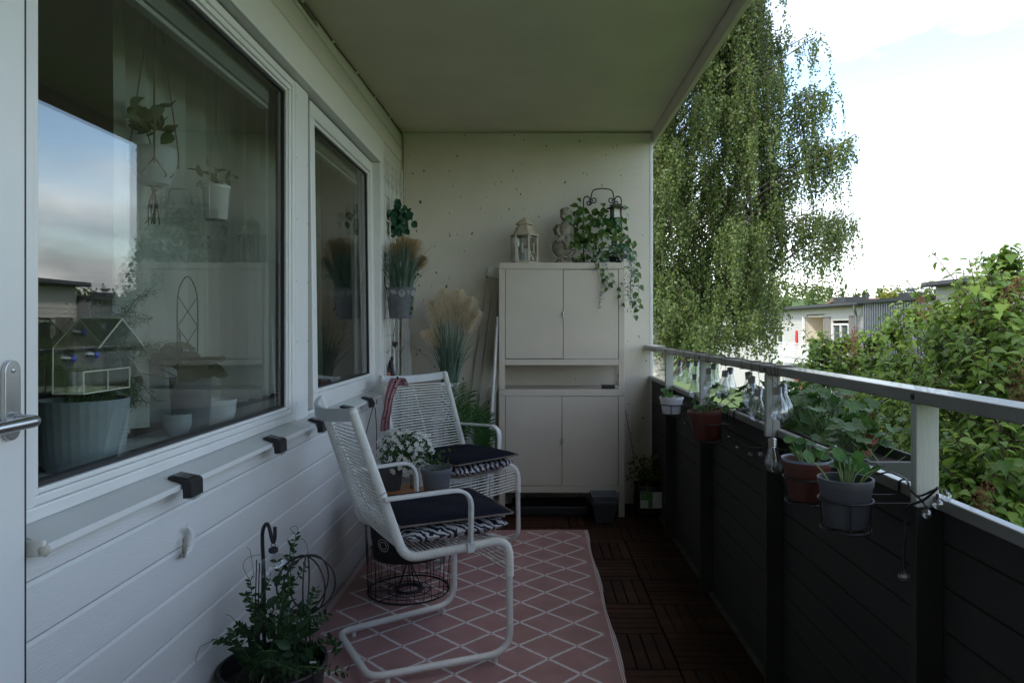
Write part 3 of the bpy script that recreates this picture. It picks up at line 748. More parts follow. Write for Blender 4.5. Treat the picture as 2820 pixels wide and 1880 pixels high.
# ------------------------------------------------------------------ cabinets
CX0, CX1, CY = -.217, .590, 4.571
def rounded_front(x0,x1,z0,z1,r,n=5,top=True):
    p = [(x0,z0)]
    p += [(x0+r-r*math.cos(a), z1-r+r*math.sin(a)) for a in np.linspace(0,math.pi/2,n)]
    p += [(x1-r+r*math.sin(a), z1-r+r*math.cos(a)) for a in np.linspace(0,math.pi/2,n)]
    p += [(x1,z0)]; return p
def cabinet(name, label, z0, zt, d0, d1, zsplit, split, rail, legs_to):
    c = T(name, label, 'cabinet', ((CX0+CX1)/2, CY+.17, z0))
    YBK = YB-.006
    # carcass: top sheet with rounded front edge, sides, rails
    fr = .040
    t = MB(); t.prism(rounded_front(CX0,CX1,zt-.043,zt,.014), CY+.004, YBK); t.build('top', M['cabinet'], c, bevel=.004)
    for xa, xb in ((CX0,CX0+fr),(CX1-fr,CX1)):
        MB().box(xa+.0006,xb-.0006,CY+.0045,CY+.012,z0,zt-.0435).build('front_leg', M['cabinet'], c, bevel=.002)
        s = CX0+.0006 if xa == CX0 else CX1-.0025
        MB().box(s,s+.0019,CY+.0125,CY+.045,z0,zt-.0435).build('leg_flange', M['cabinet'], c)
        MB().box(s,s+.0019,YBK-.035,YBK,z0,zt-.0435).build('rear_leg', M['cabinet'], c)
        MB().box(s+(.0002 if xa==CX0 else -.0002),s+.0017,CY+.0455,YBK-.0355,d0-.03,zt-.0435).build('side_panel', M['cabinet'], c)
    MB().box(CX0+fr,CX1-fr,CY+.0048,CY+.030,rail[0],rail[1]).build('bottom_rail', M['cabinet'], c, bevel=.002)
    MB().box(CX0+fr,CX1-fr,CY+.0305,YBK-.01,rail[1]-.004,rail[1]-.001).build('bottom_panel', M['cabinet'], c)
    if d1 - d0 > .1:
        MB().box(CX0+.005,CX1-.005,CY+.026,YBK-.02,d0,d1).build('inside', M['black'], c)
    for xa, xb, dz in ((CX0+fr+.0025,split-.0012,.0016),(split+.0012,CX1-fr-.0025,-.0012)):
        d = MB().box(xa,xb,CY+.0055+dz,CY+.024,d0+dz,d1+dz-.0012).build('cabinet_door', M['cabinet'], c, bevel=.0015)
    h = MB().tube([(split,CY+.002,(d0+d1)/2-.02),(split,CY+.002,(d0+d1)/2+.018)],.0062,8).build('catch', M['hinge'], c)
    MB().box(split-.006,split+.013,CY-.009,CY+.006,(d0+d1)/2-.004,(d0+d1)/2+.006).build('hasp', M['hinge'], h)
    for xs_ in (CX0+.02, CX1-.02):
        for zs_ in ((zt-.03, rail[0]+.02)):
            MB().tube([(xs_,CY+.0045,zs_),(xs_,CY+.0025,zs_)],.0045,10).build('screw', M['hinge'], c)
    return c
cl_ = cabinet('metal_cabinet', 'lower beige metal cabinet standing on the deck tiles', .0, .816, .2005, .774, 0, .188, (.156,.198), 0)
cu_ = cabinet('metal_cabinet', 'upper beige metal cabinet stacked on the lower one with open bottom', .8175, 1.630, 1.014, 1.586, 0, .196, (.972,1.011), 0)
bb = T('charger_box', 'small black box with a cable on the open cabinet shelf', 'box', tuple(at(1676,1063,4.66)))
c0 = at(1658,1063,4.64); c1 = at(1693,1053,4.64)
MB().box(c0.x,c1.x,4.63,4.68,.8165,.840).build('case', M['black'], bb, bevel=.003)
MB().tube(catmull([(c1.x,4.66,.826),(c1.x+.02,4.67,.822),(c1.x+.035,4.72,.86),(c1.x+.037,4.8,.90)]),.0025,6).build('cable', M['black'], bb)
tr_ = T('shoe_tray', 'low black tray pushed under the lower cabinet', 'tray', (.12,4.7,0))
MB().box(-.14,.36,4.60,4.86,.002,.06).build('tray_body', M['black'], tr_, bevel=.006)
# ------------------------------------------------------------------ lantern
ZT = 1.6305
lc = Vector((-.055,4.70,ZT))
ln = T('lantern', 'cream six sided metal candle lantern on the cabinet', 'lantern', tuple(lc))
A0 = math.pi/6+.35
def hexp(r): return [(lc.x+r*math.cos(A0+k*math.pi/3), lc.y+r*math.sin(A0+k*math.pi/3)) for k in range(6)]
MB().lathe([(.090,.0),(.092,.004),(.092,.012),(.086,.016)],6,lc,a0=A0).build('base', M['lantern'], ln, bevel=.001)
MB().lathe([(.097,.182),(.097,.190),(.080,.200),(.062,.222),(.055,.245)],6,lc,a0=A0).build('lower_roof', M['lantern'], ln, bevel=.001)
MB().lathe([(.042,.2452),(.042,.256)],6,lc,a0=A0).build('vent_ring', M['lantern'], ln)
MB().lathe([(.058,.2565),(.060,.262),(.045,.275),(.028,.290),(.010,.296),(.010,.304),(.002,.309)],6,lc,a0=A0).build('upper_roof', M['lantern'], ln, bevel=.001)
hx = hexp(.086)
for k in range(6):
    a, b = Vector((*hx[k],0)), Vector((*hx[(k+1)%6],0))
    MB().bar((a.x,a.y,ZT+.0165),(a.x,a.y,ZT+.1815),.011,.011,(1,.3,0)).build('corner_post', M['lantern'], ln)
    p = a.lerp(b,.09); q = a.lerp(b,.91)
    pn = MB().bar((p.x,p.y,ZT+.098),(q.x,q.y,ZT+.098),.003,.16,(0,0,1)).build('pane', M['clear'], ln)
    x_ = MB(); o_ = ((a+b)/2 - Vector((lc.x,lc.y,0))).normalized()*.004
    for s_ in (0,1):
        x_.tube([Vector((p.x,p.y,ZT+(.025 if s_ else .172)))+o_, Vector((q.x,q.y,ZT+(.172 if s_ else .025)))+o_],.0018,5)
    m_ = (a+b)/2
    for z in np.linspace(.07,.125,5): x_.ball((m_.x+o_.x,m_.y+o_.y,ZT+z),.008,.008,.008,n=7,m=5)
    x_.build('lattice', M['lantern'], pn)
MB().lathe([(.034,.017),(.034,.10),(.030,.102)],20,lc).build('candle', M['candle'], ln, smooth=True)
# ------------------------------------------------------------------ cherub statue (one continuous surface)
sc = Vector((.200,4.735,ZT)); S = 1.0
st = T('cherub_statue', 'stone cherub sitting on a ball between lantern and ivy', 'statue', tuple(sc))
b = MB()
b.lathe([(.050,0),(.052,.010),(.046,.016),(.038,.022),(.034,.034),(.040,.044)],20,sc)
b.ball(sc+V(-.003,0,.098),.060,.060,.060,n=20,m=14)
tor = sc+V(.012,-.012,.0)
b.tube([tor+V(0,0,.150),tor+V(.0,0,.175),tor+V(.0,.002,.205),tor+V(0,.004,.232),tor+V(0,.004,.25)],[.034,.037,.033,.030,.018],12)
b.ball(tor+V(.004,-.004,.287),.034,.033,.037,n=14,m=10)
b.ball(tor+V(.004,-.032,.281),.006); b.ball(tor+V(-.010,-.028,.272),.012); b.ball(tor+V(.018,-.028,.272),.012); b.ball(tor+V(.004,-.028,.262),.011)
for k in range(40):
    a = random.uniform(0,2*math.pi); e = random.uniform(.05,1.25)
    p = tor+V(.004,.002,.293)+V(.033*math.cos(a)*math.cos(e),.033*math.sin(a)*math.cos(e)*1.0,.034*math.sin(e))
    if p.y < tor.y-.02 and p.z < tor.z+.305: continue
    b.ball(p,.0095,n=7,m=5)
b.tube([tor+V(.030,0,.228),tor+V(.043,-.004,.195),tor+V(.040,-.020,.165),tor+V(.030,-.030,.150)],[.013,.012,.010,.009],8)
b.tube([tor+V(-.030,0,.228),tor+V(-.043,-.002,.195),tor+V(-.035,-.022,.165),tor+V(-.015,-.034,.155)],[.013,.012,.010,.009],8)
b.tube([tor+V(.014,-.010,.150),tor+V(.018,-.042,.148),tor+V(.014,-.056,.128),tor+V(.010,-.058,.095),tor+V(.004,-.066,.084)],[.020,.018,.014,.011,.008],9)
b.tube([tor+V(-.014,-.010,.150),tor+V(-.022,-.040,.146),tor+V(-.040,-.050,.135),tor+V(-.050,-.046,.128)],[.020,.017,.013,.010],9)
b.tube([tor+V(-.016,-.044,.140),tor+V(.008,-.060,.112),tor+V(.016,-.062,.086)],[.013,.011,.008],8)
for k in range(10):
    b.ball(tor+V(.032*math.cos(k*.63),.0-.030*abs(math.sin(k*.63)),.158),.009,n=6,m=4)
for sgn in (-1,1):
    b.tube([tor+V(.012*sgn,.03,.21),tor+V(.045*sgn,.045,.232),tor+V(.062*sgn,.05,.215),tor+V(.05*sgn,.05,.175)],[.012,.014,.012,.006],7)
b.v = [(sc.x+(x-sc.x)*1.13, sc.y+(y-sc.y)*1.05, sc.z+(z_-sc.z)*1.13) for x,y,z_ in b.v]
bo = b.build('figure', M['stone'], st)
rmn = bo.modifiers.new('merge','REMESH'); rmn.mode = 'VOXEL'; rmn.voxel_size = .0034; rmn.use_smooth_shade = True
smn = bo.modifiers.new('soft','SMOOTH'); smn.iterations = 2; smn.factor = .4
lv = MB().add(*LEAF_OVAL).mesh('carved_leaf', M['stone'])
P, D = [], []
for k in range(34):
    a = math.pi*.62 + k*.19; rr = .075
    p = sc+V(rr*math.cos(a)*1.02, -.022-.02*random.random(), .111+rr*math.sin(a)) if k < 22 else sc+V(random.uniform(-.07,.07),-.05+.03*random.random(),random.uniform(.02,.045))
    P.append(p); D.append((math.cos(a+1.2)+random.uniform(-.4,.4),-.6,math.sin(a+1.2)+random.uniform(-.4,.4)))
each('carved_leaf', lv, P, frames(np.array(D,float), np.tile([[0,-1.,.3]],(len(D),1))), rng.uniform(.018,.028,len(P)), st)

# ------------------------------------------------------------------ scroll stand, solar lamp and trailing plants on the cabinet
YS = 4.80
ss = T('scroll_trellis', 'black iron scroll topped trellis among the ivy on the cabinet', 'trellis', tuple(at(1658,722,YS)))
xl, xr = at(1607,0,YS).x, at(1711,0,YS).x
zs = at(0,540,YS).z; ztp = at(0,519,YS).z
xm = (xl+xr)/2
f = MB()
for sgn, x in ((1,xl),(-1,xr)):
    arc_ = [Vector((x,YS,ZT))] + [Vector((x,YS,z)) for z in (ZT+.2,zs-.03)]
    arc_ += [Vector((x+sgn*.022*(1-math.cos(a)),YS,zs-.03+.028*math.sin(a))) for a in np.linspace(.2,math.pi,9)]
    arc_ += spiral((x+sgn*.036,YS,zs-.047),.017,.006,(0 if sgn>0 else math.pi),(-1.2*sgn),(1,0,0),(0,0,1),18)
    f.tube(arc_,.0046,7)
    top = [Vector((x+sgn*.050,YS,zs-.03)), Vector((x+sgn*.052,YS,zs+.0)), Vector((x+sgn*.068,YS,ztp-.012)), Vector((xm,YS,ztp))]
    f.tube(catmull(top,6),.0044,7)
    f.tube(catmull([Vector((x+sgn*.050,YS,zs-.03))]+spiral((x+sgn*.068,YS,zs-.028),.022,.007,(math.pi if sgn>0 else 0),1.25*sgn,(1,0,0),(0,0,1),14),2),.0042,6)
f.tube([(xl,YS,ZT+.12),(xr,YS,ZT+.12)],.003,6); f.tube([(xl,YS,ZT+.02),(xr,YS,ZT+.02)],.003,6)
f.build('frame', M['iron'], ss, smooth=True)
lp0 = at(1696,602,4.70)
sl_ = T('solar_lantern', 'small black solar stake lantern above the ivy', 'lantern', (lp0.x,4.70,ZT))
def sq(m,w0,w1,z0,z1): m.lathe([(w0*.7071,z0),(w1*.7071,z1)],4,(lp0.x,4.70,0),a0=math.pi/4+.25)
zc = lp0.z
b = MB(); sq(b,.105,.098,zc+.066,zc+.072); sq(b,.098,.052,zc+.072,zc+.082); sq(b,.05,.05,zc+.082,zc+.094); b.build('roof', M['black'], sl_)
b = MB(); sq(b,.046,.046,zc+.004,zc+.066); b.build('shade', M['candle'], sl_)
for k in range(4):
    a = math.pi/4+.25+k*math.pi/2; MB().tube([(lp0.x+.037*math.cos(a),4.70+.037*math.sin(a),zc),(lp0.x+.037*math.cos(a),4.70+.037*math.sin(a),zc+.066)],.0045,6).build('corner', M['black'], sl_)
b = MB(); sq(b,.062,.066,zc-.006,zc+.003); b.build('floor_plate', M['black'], sl_)
MB().tube([(lp0.x,4.70,ZT),(lp0.x,4.70,zc-.006)],.009,8).build('stake', M['black'], sl_)

pothos_me = tmesh('leaf', LEAF_HEART, M['pothos'])
def leafy(name, me, centers, parent, smin, smax, droop=.6, face=(0,-1,.35), jit=.7):
    c = np.array([tuple(p) for p in centers],float); n = len(c)
    d = rng.normal(size=(n,3))*.6 + np.array([0,-.1,-droop]); nr = np.array(face)+rng.normal(size=(n,3))*jit*.6
    each(name, me, c, frames(d,nr), rng.uniform(smin,smax,n), parent)
iv = T('ivy_arrangement', 'artificial variegated ivy spilling over the right end of the cabinet', 'plant', tuple(at(1650,722,4.72)))
cen = []
for (u,v,d,su,sv,sd,n) in [(1590,600,4.72,13,22,.05,30),(1655,600,4.72,28,16,.05,52),(1640,650,4.68,26,28,.05,48),(1700,628,4.68,16,12,.04,24),(1722,672,4.66,14,14,.03,18),(1598,655,4.70,16,26,.05,26),(1655,702,4.66,28,12,.04,24)]:
    for _ in range(n): cen.append(at(random.gauss(u,su), random.gauss(v,sv), d+random.gauss(0,sd)))
cen = [p if p.z > ZT+.012 else Vector((p.x,p.y,ZT+.015)) for p in cen]
leafy('leaf', pothos_me, cen, iv, .036,.056)
def trail(path, step, me, parent, smin, smax, wob=.008, stemr=.0016, stemm=None, side=True):
    pts = catmull(path,8); cen, ds = [], []; acc = 0; k = 0
    for a, b in zip(pts[:-1],pts[1:]):
        acc += (b-a).length
        if acc >= step:
            acc = 0; k += 1; s_ = 1 if k%2 else -1
            cen.append(tuple(b+Vector((random.gauss(0,wob),random.gauss(0,wob),random.gauss(0,wob)))))
            t = (b-a).normalized(); ds.append((t.x+s_*.9, t.y-.2, t.z-.25))
    if stemm: MB().tube(pts,stemr,5).build('vine_stem', stemm, parent)
    n = len(cen)
    if n: each('leaf', me, np.array(cen), frames(np.array(ds), np.array([[0,-1,.3]])+rng.normal(size=(n,3))*.25), rng.uniform(smin,smax,n), parent)
trail([at(1712,655,4.68),at(1738,690,4.64),at(1752,720,4.60),at(1757,748,4.56),at(1759,790,4.55),at(1757,822,4.55)], .036, pothos_me, iv, .034,.044, .005, stemm=M['stem'])
trail([at(1738,800,4.55),at(1752,838,4.55),at(1762,850,4.55),at(1742,872,4.55)], .030, pothos_me, iv, .034,.042, .008, stemm=M['stem'])
trail([at(1640,715,4.60),at(1650,738,4.55),at(1668,760,4.545),at(1676,790,4.545)], .022, pothos_me, iv, .03,.04, .01, stemm=M['stem'])
trail([at(1668,738,4.55),at(1690,772,4.545),at(1706,805,4.54),at(1712,835,4.54)], .045, pothos_me, iv, .028,.036, .003, stemm=M['ferny'])
eu = T('eucalyptus_garland', 'dusty grey green eucalyptus garland hanging beside the cabinet', 'plant', tuple(at(1735,700,4.66)))
P, D = [], []
def eup(path, n, w):
    pts = catmull(path,8)
    for _ in range(n):
        p = random.choice(pts); P.append(tuple(p+Vector((random.gauss(0,w),random.gauss(0,w*.8),random.gauss(0,w))))); D.append((random.gauss(0,.6),random.gauss(-.3,.4),random.gauss(-.6,.4)))
eup([at(1690,700,4.64),at(1725,690,4.60),at(1738,730,4.57),at(1736,770,4.56),at(1735,810,4.56),at(1742,845,4.56)],300,.018)
eup([at(1620,700,4.62),at(1650,712,4.58),at(1668,735,4.55)],90,.026)
eup([at(1590,690,4.68),at(1660,680,4.64),at(1715,712,4.62)],120,.026)
eup([at(1668,775,4.545),at(1660,800,4.545),at(1655,822,4.545),at(1652,846,4.545)],42,.007)
P = [(x,min(y,4.90),z) for x,y,z in P]
scatter('sprays', *LEAF_SMALL, np.array(P), frames(np.array(D), rdir(len(P))), rng.uniform(.012,.020,len(P)), M['euca'], eu, kind='stuff')
P, D = [], []
for path in ([at(1640,610,4.70),at(1660,640,4.66),at(1690,670,4.62),at(1725,690,4.60)], [at(1690,600,4.68),at(1700,615,4.66),at(1718,625,4.64)], [at(1700,670,4.62),at(1730,700,4.58),at(1742,730,4.56)]):
    pts = catmull(path,10)
    for _ in range(110):
        p = random.choice(pts); P.append(tuple(p+Vector((random.gauss(0,.014),random.gauss(0,.012),random.gauss(0,.012))))); D.append((random.gauss(.3,.6),random.gauss(-.3,.4),random.gauss(-.2,.7)))
scatter('fern_sprays', [(0,0,0),(-.06,.5,.02),(0,1,0),(.06,.5,.02)], [(0,1,2,3)], np.array(P), frames(np.array(D), rdir(len(P))), rng.uniform(.02,.04,len(P)), M['ferny'], eu, kind='stuff')
MB().tube(catmull([at(1690,690,4.62),at(1735,720,4.57),at(1736,800,4.56),at(1742,848,4.56)]),.002,5).build('main_stem', M['stem'], eu)
pb = T('pine_cone_bowl', 'dark basket of pine cones half hidden under the ivy', 'basket', tuple(at(1690,720,4.72)))
for k in range(7):
    c = at(1668+k*9, 706+6*math.sin(k*2.1), 4.70+.03*math.cos(k*1.7)); q = MB()
    c.z = max(c.z, ZT+.03)
    for j in range(26):
        a = j*2.4; h = j/26; q.bar(c+V(0,0,.03*(h-.5)), c+V(.022*math.sin(math.pi*(h*.85+.1))*math.cos(a),.022*math.sin(math.pi*(h*.85+.1))*math.sin(a),.03*(h-.5)+.004),.009,.003)
    q.build('pine_cone', M['rust'], pb)
MB().lathe([(.05,.001),(.075,.03),(.072,.03),(.048,.004)],18,at(1690,722,4.72),cap=False).build('basket_bowl', M['iron'], pb)
mr_ = T('garland_base', 'coil of dark garland wire beside the statue foot', 'wire', tuple(at(1590,720,4.70)))
w_ = MB()
for k in range(5):
    c = at(1584+k*5,714,4.70+.015*k); c.z = ZT+.018+.004*k; w_.tube(spiral(c,.02+.004*k,.018,k,1,(1,.2,0),(0,.6,.5),18),.0028,5)
w_.build('coil', M['iron'], mr_)

# ------------------------------------------------------------------ corner: wall trellis, hanging zinc pot, ornaments
XT = -.884
tl = T('wall_trellis', 'white wire trellis fixed to the cladding next to the corner', 'trellis', (XT,4.56,.75))
tm = MB(); ys_ = [4.285,4.425,4.565,4.705,4.845]
for k, y in enumerate(ys_): tm.tube([(XT,y,.74),(XT,y,2.28)],.0042,6)
for z in (2.17,2.12,1.86,1.60,1.34,1.08,.82): tm.tube([(XT+.005,4.25,z),(XT+.005,4.88,z)],.0038,6)
for y in (4.46,4.78): tm.tube([(XT-.012,y,2.17),(XT+.006,y,2.17)],.004,6)
tm.build('wire_grid', M['rope'], tl)
zp = Vector((-.790,4.275,1.269))
zpo = T('zinc_wall_pot', 'grey zinc pot with white rose relief hung on the wire trellis', 'pot', tuple(zp))
MB().lathe([(.064,0),(.066,.004),(.083,.15),(.0835,.152),(.091,.182),(.087,.183),(.080,.152),(.078,.15)],28,zp,cap=False).build('pot_wall', M['zinc'], zpo, smooth=True)
MB().lathe([(.0,.0),(.064,.0)],28,zp,cap=False).build('pot_floor', M['zinc'], zpo)
MB().lathe([(.0,.165),(.079,.165)],20,zp,cap=False).build('soil', M['soil'], zpo)
def on_pot(a, z):
    r = lerp(.0835,.091,max(0,min(1,(z-.152)/.03))) if z > .15 else lerp(.066,.083,z/.15)
    return zp + V((r+.001)*math.sin(a), -(r+.001)*math.cos(a), z)
rs = MB()
for a0 in (-.95,.25,1.25):
    for rr, tn in ((.020,1.0),(.014,1.1),(.008,1.0)):
        rs.tube([on_pot(a0+rr/.09*math.cos(t)*(1+.12*math.sin(5*t)), .148+rr*math.sin(t)*(1+.12*math.cos(4*t))) for t in np.linspace(0,2*math.pi*tn,22)],.0013,5)
for a0 in (-.45,-.25,.75):
    rs.tube([on_pot(a0+.1*t, .155+.012*math.sin(6*t)) for t in np.linspace(-1,1,14)],.0012,5)
rs.build('rose_relief', M['rose'], zpo)
MB().tube(fillet([zp+V(-.08,0,.18),zp+V(-.095,0,.20),zp+V(-.097,0,.25)],.01),.003,6).build('hook', M['iron'], zpo)

BLADE = ([(-.5,0,0),(.5,0,0),(.42,.5,.0),(-.42,.5,.0),(.2,.8,0),(-.2,.8,0),(0,1,0)],[(0,1,2,3),(3,2,4,5),(5,4,6)])
def grass(parent, c, r, n, h0, h1, spread, mt, w=.006, name='blades', clampx=None, droop=.35):
    v, f = [], []
    for _ in range(n):
        a = random.uniform(0,2*math.pi); rr = r*math.sqrt(random.random()); b = Vector(c)+V(rr*math.cos(a),rr*math.sin(a),0)
        a2 = a+random.gauss(0,.5); sp = abs(random.gauss(0,spread)); h = random.uniform(h0,h1); ww = w*random.uniform(.6,1.2)
        dr = random.uniform(0,droop)*sp*2
        side = Vector((-math.sin(a2),math.cos(a2),0)).lerp(Vector((1,0,0)),.5).normalized(); k0 = len(v)
        for j in range(6):
            t = j/5; p = b+V(math.cos(a2),math.sin(a2),0)*(h*sp*(t**1.6)) + V(0,0,h*(t-dr*t*t*t))
            if clampx is not None: p.x = max(p.x,clampx)
            q = ww*(1-t**2.2)*.5+.0003
            v += [p-side*q,p+side*q]
        f += [(k0+2*j,k0+2*j+1,k0+2*j+3,k0+2*j+2) for j in range(5)]
    return MB().add(v,f).build(name, mt, parent, kind='stuff')
def plume(parent, base, tip, rad, mt, n=420, bend=(0,0,0)):
    """fluffy flower head: fine hairs that leave the axis, lean upwards and droop at their ends"""
    v, f = [], []; base, tip = Vector(base), Vector(tip); ax = tip-base; un = ax.normalized(); bend = Vector(bend); n = int(n*2.0)
    for _ in range(n):
        t = random.random(); p = base+ax*t+bend*(t*t)
        rr = rad*(.35+.75*math.sin(math.pi*min(1,.10+t*.80)))
        o = Vector((random.gauss(0,1),random.gauss(0,1),random.gauss(0,.35))); o = (o-un*o.dot(un)).normalized()
        L = rr*random.uniform(.55,1.15); m_ = p+o*L*.55+un*L*.65; q = p+o*L*1.05+un*L*.85+V(0,0,-.35*L)
        sd = (q-p).cross(Vector((0,1,.2))).normalized()*random.uniform(.00035,.0008)
        k = len(v); v += [p-sd*.6,p+sd*.6,m_+sd*1.3,m_-sd*1.3,q+sd*.5,q-sd*.5]; f += [(k,k+1,k+2,k+3),(k+3,k+2,k+4,k+5)]
    return MB().add(v,f).build('plume', mt, parent, kind='stuff')
gp = T('hanging_pampas_grass', 'artificial grass with orange tan plumes in the zinc wall pot', 'plant', tuple(zp+V(0,0,.166)))
gc = zp+V(.005,0,.160)
grass(gp, gc, .07, 300, .17,.33, .28, M['grass'], .0065, clampx=-.878)
for (u0,v0,u1,v1,rd) in ((1110,770,1112,660,.060),(1125,770,1140,666,.056),(1140,775,1166,708,.034),(1098,770,1090,676,.048)):
    plume(gp, at(lerp(u0,u1,.42),lerp(v0,v1,.42),4.28), at(u1,v1,4.27), rd, M['plume_o'], 520)
    MB().tube([gc, at(u0,v0-20,4.28), at(u1,v1+15,4.27)],.0016,5).build('stalk', M['plume_o'], gp)
leafy('leaf', pothos_me, [at(random.gauss(1150,5),random.gauss(757,6),4.24) for _ in range(6)], gp, .014,.02)
trail([at(1132,800,4.24),at(1133,830,4.24),at(1128,868,4.24)], .028, tmesh('leaf',LEAF_HEART,M['palm']), gp, .018,.026,.003, stemm=M['stem'])
wi = T('trellis_ivy', 'dark green artificial ivy clump tied high on the wire trellis', 'plant', (XT,4.56,1.75))
ivme = tmesh('leaf', LEAF_HEART, M['ivydark'])
leafy('leaf', ivme, [Vector((max(-.872,at(random.gauss(1098,14),0,4.5).x), 4.50+random.gauss(0,.04), at(0,random.gauss(606,21),4.5).z)) for _ in range(95)], wi, .038,.062, .9, (.6,-1,.2))
MB().tube(catmull([(XT+.01,4.5,1.98),(XT+.03,4.48,1.90),(XT+.05,4.47,1.78)]),.004,6).build('vine_stem', M['twig'], wi)
ds_ = T('trellis_dish', 'small white oval soap dish clipped to the wire trellis', 'dish', tuple(at(1080,698,4.30)))
dc = at(1078,700,4.30)
MB().lathe([(.02,-.012),(.045,-.010),(.050,.006),(.047,.010),(.044,.004),(.02,-.006)],24,dc,1,.6).build('dish_body', M['whitepot'], ds_, smooth=True)
ht = T('heart_ornament', 'rusty brown metal heart hanging below the zinc pot', 'ornament', tuple(at(1086,950,4.40)))
hcn = at(1088,948,4.42); hp_ = []
for t in np.linspace(0,2*math.pi,24,endpoint=False):
    hp_.append((.0013*16*math.sin(t)**3*.95, .0016*(13*math.cos(t)-5*math.cos(2*t)-2*math.cos(3*t)-math.cos(4*t))*.95))
MB().prism(hp_, hcn.y-.006, hcn.y+.006, lambda a,b,t: (hcn.x+a*.9,t,hcn.z+b)).build('heart', M['rust'], ht, bevel=.002)
MB().tube([hcn+V(0,0,.016),hcn+V(-.006,.02,.10),(XT+.006,4.44,1.09)],.0012,5).build('cord', M['twine'], ht)
tw = T('pruning_tool', 'black hand tool with an orange button hanging on the trellis', 'tool', tuple(at(1078,1020,4.40)))
MB().tube(catmull([at(1080,982,4.40),at(1078,1003,4.40),at(1081,1024,4.39),at(1084,1050,4.39)]),[.009]*6+[.012]*6+[.014]*6+[.009],9).build('handle', M['black'], tw, smooth=True)
MB().tube(catmull([at(1075,992,4.41),at(1070,1012,4.41),at(1071,1036,4.40)]),.007,8).build('second_handle', M['black'], tw, smooth=True)
MB().box(*sorted((at(1067,0,4.38).x,at(1075,0,4.38).x)),4.372,4.386,at(0,1041,4.38).z,at(0,1025,4.38).z).build('button', M['copper'], tw, bevel=.002)
MB().tube(catmull([at(1092,880,4.36),at(1086,905,4.36),at(1082,935,4.38),at(1079,982,4.40)]),.0014,5).build('cord', M['black'], tw)
fb = T('folded_screen', 'white folded slatted screen standing in the corner', 'screen', (-.86,4.85,0))
for k, (u1, v0) in enumerate(((1126,868),(1130,905),(1134,976),(1138,1030))):
    x1 = at(u1,0,4.84+.012*(3-k)).x; z1 = at(0,v0,4.84+.012*(3-k)).z
    y = 4.885-.014*k
    for j in range(3):
        xa = lerp(-.895,x1,j/3); xb = lerp(-.895,x1,(j+1)/3)-.002
        MB().box(xa,xb,y-.005,y+.005,.002,z1).build('slat', M['paint'], fb, bevel=.001)

# ------------------------------------------------------------------ stool with pampas, palms, leaning poles
sto = T('white_stool', 'white wooden stool half hidden behind the rear chair', 'stool', (-.50,4.62,0))
MB().box(-.64,-.372,4.48,4.76,.622,.644).build('seat', M['tube'], sto, bevel=.006)
for x,y in ((-.625,4.50),(-.395,4.50),(-.625,4.74),(-.395,4.74)): MB().bar((x,y,.003),(lerp(x,-.506,.12),lerp(y,4.62,.12),.621),.028,.028,(0,1,0)).build('leg', M['tube'], sto, bevel=.003)
MB().bar((-.62,4.505,.25),(-.40,4.505,.25),.02,.03).build('stretcher', M['tube'], sto)
pc = Vector((-.535,4.60,.645))
pp = T('white_plant_pot', 'white tapered pot with tall pampas grass on the stool', 'pot', tuple(pc))
MB().lathe([(.062,0),(.064,.004),(.080,.21),(.080,.216),(.075,.216),(.073,.19)],4,pc,a0=math.pi/4+.1,cap=False).build('pot_wall', M['whitepot'], pp, bevel=.006)
MB().lathe([(.0,.19),(.076,.19)],4,pc,a0=math.pi/4+.1,cap=False).build('soil', M['soil'], pp)
pg = T('pampas_grass', 'tall artificial pampas grass with pale tan plumes in the white pot', 'plant', tuple(pc+V(0,0,.19)))
grass(pg, pc+V(0,0,.192), .055, 230, .25,.50, .20, M['grass'], .006)
grass(pg, pc+V(0,0,.192), .05, 46, .40,.62, .42, M['grass'], .003, name='long_blades', droop=.8)
for (u0,v0,u1,v1,rd) in ((1208,950,1194,825,.058),(1232,930,1228,795,.066),(1250,920,1256,795,.054),(1262,930,1286,818,.066),(1276,945,1306,852,.052),(1204,975,1182,905,.046),(1224,985,1212,905,.044)):
    plume(pg, at(lerp(u0,u1,.25),lerp(v0,v1,.25),4.58), at(u1,v1,4.56), rd, M['plume_t'], 520, bend=(.02 if u1>1240 else -.02,0,-.02))
    MB().tube([pc+V(0,0,.2), at(u0,v0,4.59), at(u1,v1+20,4.57)],.002,5).build('stalk', M['plume_t'], pg)
